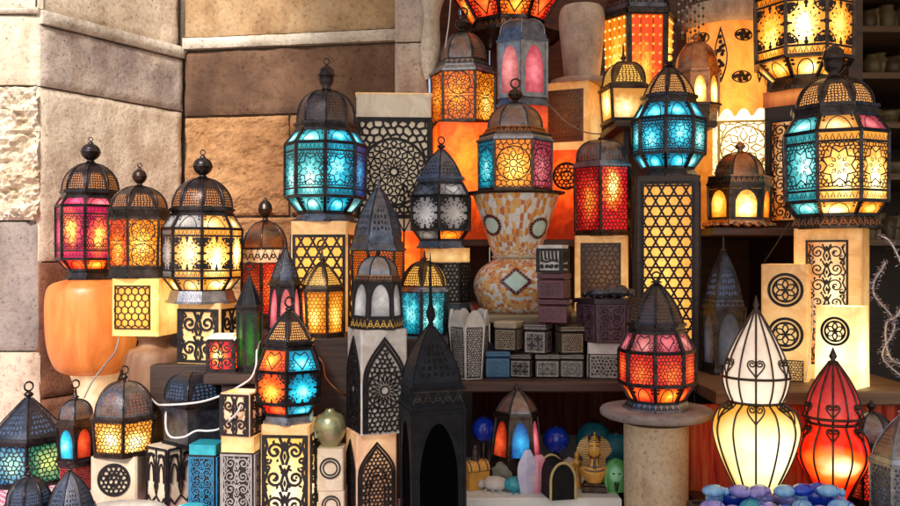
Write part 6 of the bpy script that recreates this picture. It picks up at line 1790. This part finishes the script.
lantern('domed_lantern', 'small bluish pierced dome at the bottom edge beside the cream medallion box', 'lantern', 71, 1.78, [
    FOOT(540, 534, 46, 44), ('G', 534, 508, 42, 42, [G_SLATE], 'mesh'), ('M', 508, 505, 46, 44, BLUEIRON), ('D', 505, 472, 42, 'pointed', P_BLUE), ('F', 472, 462, 5, 'plain', None, 6)], 8, 4, rest=ZT+.005)
box('box_lamp', 'cream alabaster box with round dark medallion under the gold lantern', 'lamp', 122, 2.03, 502, 452, 58, ALB, [('medal', (.12, .90, .14, .92))], None, -20, rest=ZT+.005, sides=[0])
lantern('hex_lantern', 'gold lit filigree lantern with pierced dome on the cream medallion box', 'lantern', 124, 2.03, [
    ('M', 452, 449, 54, 54, BRZ, 'base'), ('G', 449, 417, 52, 57, [G_WHT, G_YEL, G_WHT, G_YEL, G_YEL, G_WHT], 'mesh', BRZ), ('M', 417, 413, 61, 58, BRZ), ('D', 413, 381, 54, 'round', P_TIN), ('F', 381, 366, 6, 'plain', None, 8)], 6, 28, metalm=BRZ)
box('tracery_box', 'pale box with black hanging tracery under the black domed lantern', 'lamp', 170, 2.0, 505, 444, 44, ALB, 'archvine', (.01, .99, .0, .98), 38, rest=ZT+.005, op=False)
zb = Z(444, 2.0)
lantern('square_lantern', 'black square lantern with blue pierced dome and white cable around it', 'lantern', 194, 2.015, [
    ('M', 444, 439, 60, 58, DARKP, 'base'), ('M', 439, 404, 58, 61, BLUEIRON, 'body'), ('M', 404, 399, 64, 60, IRON), ('D', 399, 371, 56, 'full', P_FAIR)], 4, 34, metalm=IRON, rest=zb+.0005)
box('block_box', 'black patterned block with turquoise top band under the black lantern', 'box', 207.5, 1.915, 512, 452, 35, BLACKLAC, 'arab', (.05, .95, .02, .96), -22, rest=ZT+.005, pm=BLUEIN, extra=[('A', 452, 442, 36, 36, TEALST, 'none', None, None, None, None, 'top_band')])
DC = 1.87
box('block_box', 'grey latticed block with cream band below the open scrolled cup', 'box', 243, DC, 520, 449, 42, BLACKLAC, 'arab', (.04, .96, .02, .97), -20, rest=ZT+.005, pm=GREYIN, extra=[('A', 449, 434, 43, 43, ALBYS, 'none', None, None, None, None, 'top_band')])
box('candle_cup', 'open square candle cup with black scrollwork and glowing inside', 'candle holder', 242, DC, 434, 391, 42, ALBP, 'arabbold', (.03, .97, .03, .97), -26, op=True)
DM = 1.9
box('box_lamp', 'tall yellow lit box lamp with bold black arabesque under the multicoloured lantern', 'lamp', 291, DM, 525, 421, 58, ALBYS, 'arabbold', (.03, .97, .02, .90), -14, rest=ZT+.005, back=G_GLOW)
lantern('glass_lantern', 'lantern with orange and turquoise panes and ringed iron dome', 'lantern', 288.5, DM, [
    FOOT(421, 412, 46, 42, SILV), ('G', 412, 400, 42, 57, [G_CYAN, G_RED2, G_RED, G_ORG, G_LRED, G_LRED], 'slant'), ('G', 400, 369, 60, 62, [G_CYAN, G_TEAL, G_RED, G_ORG, G_ORG, G_ORG], 'fil'), ('G', 369, 347, 62, 46, [G_CYAN, G_TEAL, G_RED, G_ORG, G_ORG, G_ORG], 'heart'), ('M', 347, 340, 46, 49, IRON, 'cornice'), ('D', 340, 311, 44, 'bell', P_WARM), ('F', 312, 297, 9, 'plain', None, 10)], 6, 26, barpx=3)
# brass bulb on cream medallion blocks
DK = 1.9
box('box_lamp', 'lower cream block with dark ring beside the black arabesque lamp', 'lamp', 333, DK, 520, 488, 29, ALB, [('medalring', (.1, .9, .1, .95))], None, -8, rest=ZT+.005, sides=[0])
box('box_lamp', 'upper cream block with dark ring beneath the brass bulb', 'lamp', 332, DK, 487.6, 446, 29, ALB, [('medalring', (.05, .95, .1, .98))], None, -8, sides=[0])
t = thing('brass_bulb', 'greenish brass bulb shaped pot with neck', 'pot', (X(330, DK), DK, Z(446, DK)))
mb = MB(); mb.lathe(smoothp([(S(8, DK), 0), (S(9, DK), .004), (S(14, DK), S(10, DK)), (S(16, DK), S(20, DK)), (S(13, DK), S(30, DK)), (S(6, DK), S(34, DK)), (S(4, DK), S(37, DK))], 4), 0, 28); mb.build('bowl', BRASSG, t)
mb = MB(); mb.tube([(-S(12, DK), -.01, S(10, DK)), (-S(19, DK), -.012, S(22, DK)), (-S(18, DK), -.012, S(38, DK))], S(3.2, DK), 0, 10, r2=S(2.6, DK)); mb.build('spout', alab('pale glass spout', (.35, .50, .46), (.25, .4, .36)), t)
# turquoise lump and white dish at the bottom edge
scarab('turquoise beetle at the bottom edge before the tracery box', X(191, 1.83), 1.83, ZT+.005, .085, TEALST, .3, hgt=.55)
mb = MB(); mb.lathe([(.05, 0), (.085, .008), (.10, .016), (.098, .019), (.08, .012), (.0, .008)], 0, 36)
o = mb.build('white_dish', WHITEST); o.location = (X(118, 1.86), 1.86, ZT+.005); tag(o, 'shallow white dish at the bottom edge of the checked cloth', 'dish')

# ---------------- cables
def cable(label, pts, m=CABLE, r=.0023, name='cable'):
    mb = MB(); mb.tube(smoothp([(X(a, D), D, Z(b, D)) for a, b, D in pts], 6), r, 0, 8)
    return tag(mb.build(name, m), label, 'cable')
cable('white cable looping across the top of the black square lantern', [(150, 397, 2.10), (157, 404, 2.02), (164, 405, 1.95), (185, 404, 1.93), (205, 401, 1.935), (225, 394, 1.93), (240, 386, 1.92), (251, 378, 1.93), (256, 366, 1.95), (257, 350, 1.97), (261, 338, 2.0)])
cable('white cable sagging around the body of the black square lantern', [(166, 412, 1.99), (166, 428, 1.96), (171, 437, 1.935), (184, 437, 1.925), (196, 431, 1.925), (208, 431, 1.92), (219, 429, 1.90), (229, 421, 1.84), (237, 413, 1.82), (241, 405, 1.815)])
cable('thin grey cable rising beside the alabaster stand', [(84, 398, 2.08), (92, 382, 2.1), (104, 366, 2.12), (115, 352, 2.12), (119, 338, 2.13)], GREYCAB, .002)
cable('copper coloured cable loop in the shadow right of the multicoloured lantern', [(310, 352, 2.02), (322, 362, 2.0), (326, 378, 1.99), (337, 390, 1.99), (347, 396, 2.0)], COP, .0028)
cable('thin grey wire trailing across the cream lattice box at the top', [(541, 100, 2.56), (552, 108, 2.54), (566, 122, 2.56), (585, 132, 2.58), (600, 134, 2.5)], GREYCAB, .002)
cable('white wire hanging beside the amber lantern', [(452, -20, 2.66), (449, 20, 2.63), (446, 42, 2.60), (444, 60, 2.61)], CABLE, .002)
cable('thin dark lead hanging from the turquoise lantern past the tall lattice lamp', [(640, 172, 2.24), (634, 190, 2.22), (631, 230, 2.25), (633, 280, 2.25), (631, 330, 2.24), (634, 372, 2.2)], BLK, .0016)
cable('thin white lead running down beside the cream medallion lamp', [(813, 300, 2.04), (812, 330, 2.03), (809, 360, 2.03), (806, 380, 2.0)], CABLE, .0014)
cable('thin dark lead looping from the large white lantern', [(790, 222, 2.02), (781, 236, 2.0), (772, 250, 2.04), (764, 262, 2.06)], BLK, .0016)
t = thing('wire_ornament', 'black wire ornament with loops in front of the lattice box', 'ornament', (X(404, 2.42), 2.42, S1))
mb = MB()
for s in (-1, 1):
    mb.tube([(s*.016*math.sin(i*PI/12)*1.4, 0, Z(232, 2.42)-S1+.13*i/12) for i in range(13)], .002, 0, 6)
mb.tube([(0, 0, 0), (0, 0, Z(232, 2.42)-S1+.13)], .0022, 0, 6); mb.lathe([(.03, 0), (.028, .004), (.004, .008)], 0, 16); mb.build('wire', BLK, t)

# bulbs inside the open topped lamps
for px_, D_, z_, pw, c_ in ((740, 2.55, Z(150, 2.55), 2.2, (1, .62, .22)), (787, 2.1, Z(300, 2.1), .9, (1, .60, .2)), (842, 1.975, Z(335, 1.975), 1.2, (1, .66, .25)), (242, 1.87, Z(405, 1.87), .35, (1, .5, .15))):
    bl_ = bpy.data.lights.new('bulb', 'POINT'); bl_.energy = pw; bl_.color = c_; bl_.shadow_soft_size = .012
    bo_ = bpy.data.objects.new('bulb', bl_); COL.objects.link(bo_); bo_.location = (X(px_, D_), D_, z_)
# ================================================================== camera and light
cam_d = bpy.data.cameras.new('camera'); cam = bpy.data.objects.new('camera', cam_d); COL.objects.link(cam)
cam_d.lens = 36; cam_d.sensor_width = 36; cam_d.clip_start = .05; cam_d.clip_end = 500
cam.location = (0, 0, CZ); cam.rotation_euler = (PI/2, 0, 0)
scene.camera = cam
w = bpy.data.worlds.new('World'); scene.world = w; w.use_nodes = True
nt = w.node_tree; bg = nt.nodes['Background']
sky = nt.nodes.new('ShaderNodeTexSky'); sky.sky_type = 'NISHITA'; sky.sun_disc = False
EL, AZ = math.radians(40), math.radians(190)      # sun behind the camera, from the upper left
sky.sun_elevation = EL; sky.sun_rotation = AZ
nt.links.new(sky.outputs[0], bg.inputs[0]); bg.inputs[1].default_value = SKY_S
ld = bpy.data.lights.new('sun', 'SUN'); lo = bpy.data.objects.new('sun', ld); COL.objects.link(lo)
ld.energy = SUN_S; ld.angle = math.radians(SUN_A); ld.color = (1, .93, .82)
sd = Vector((math.sin(AZ)*math.cos(EL), math.cos(AZ)*math.cos(EL), math.sin(EL)))   # towards the sun
lo.rotation_euler = (-sd).to_track_quat('-Z', 'Y').to_euler()
lo.location = (-2, -3, 5)
scene.view_settings.view_transform = 'Standard'; scene.view_settings.look = 'None'; scene.view_settings.exposure = 0
scene.cycles.use_denoising = True
scene.cycles.max_bounces = 6; scene.cycles.diffuse_bounces = 3; scene.cycles.glossy_bounces = 3
scene.cycles.sample_clamp_indirect = 4
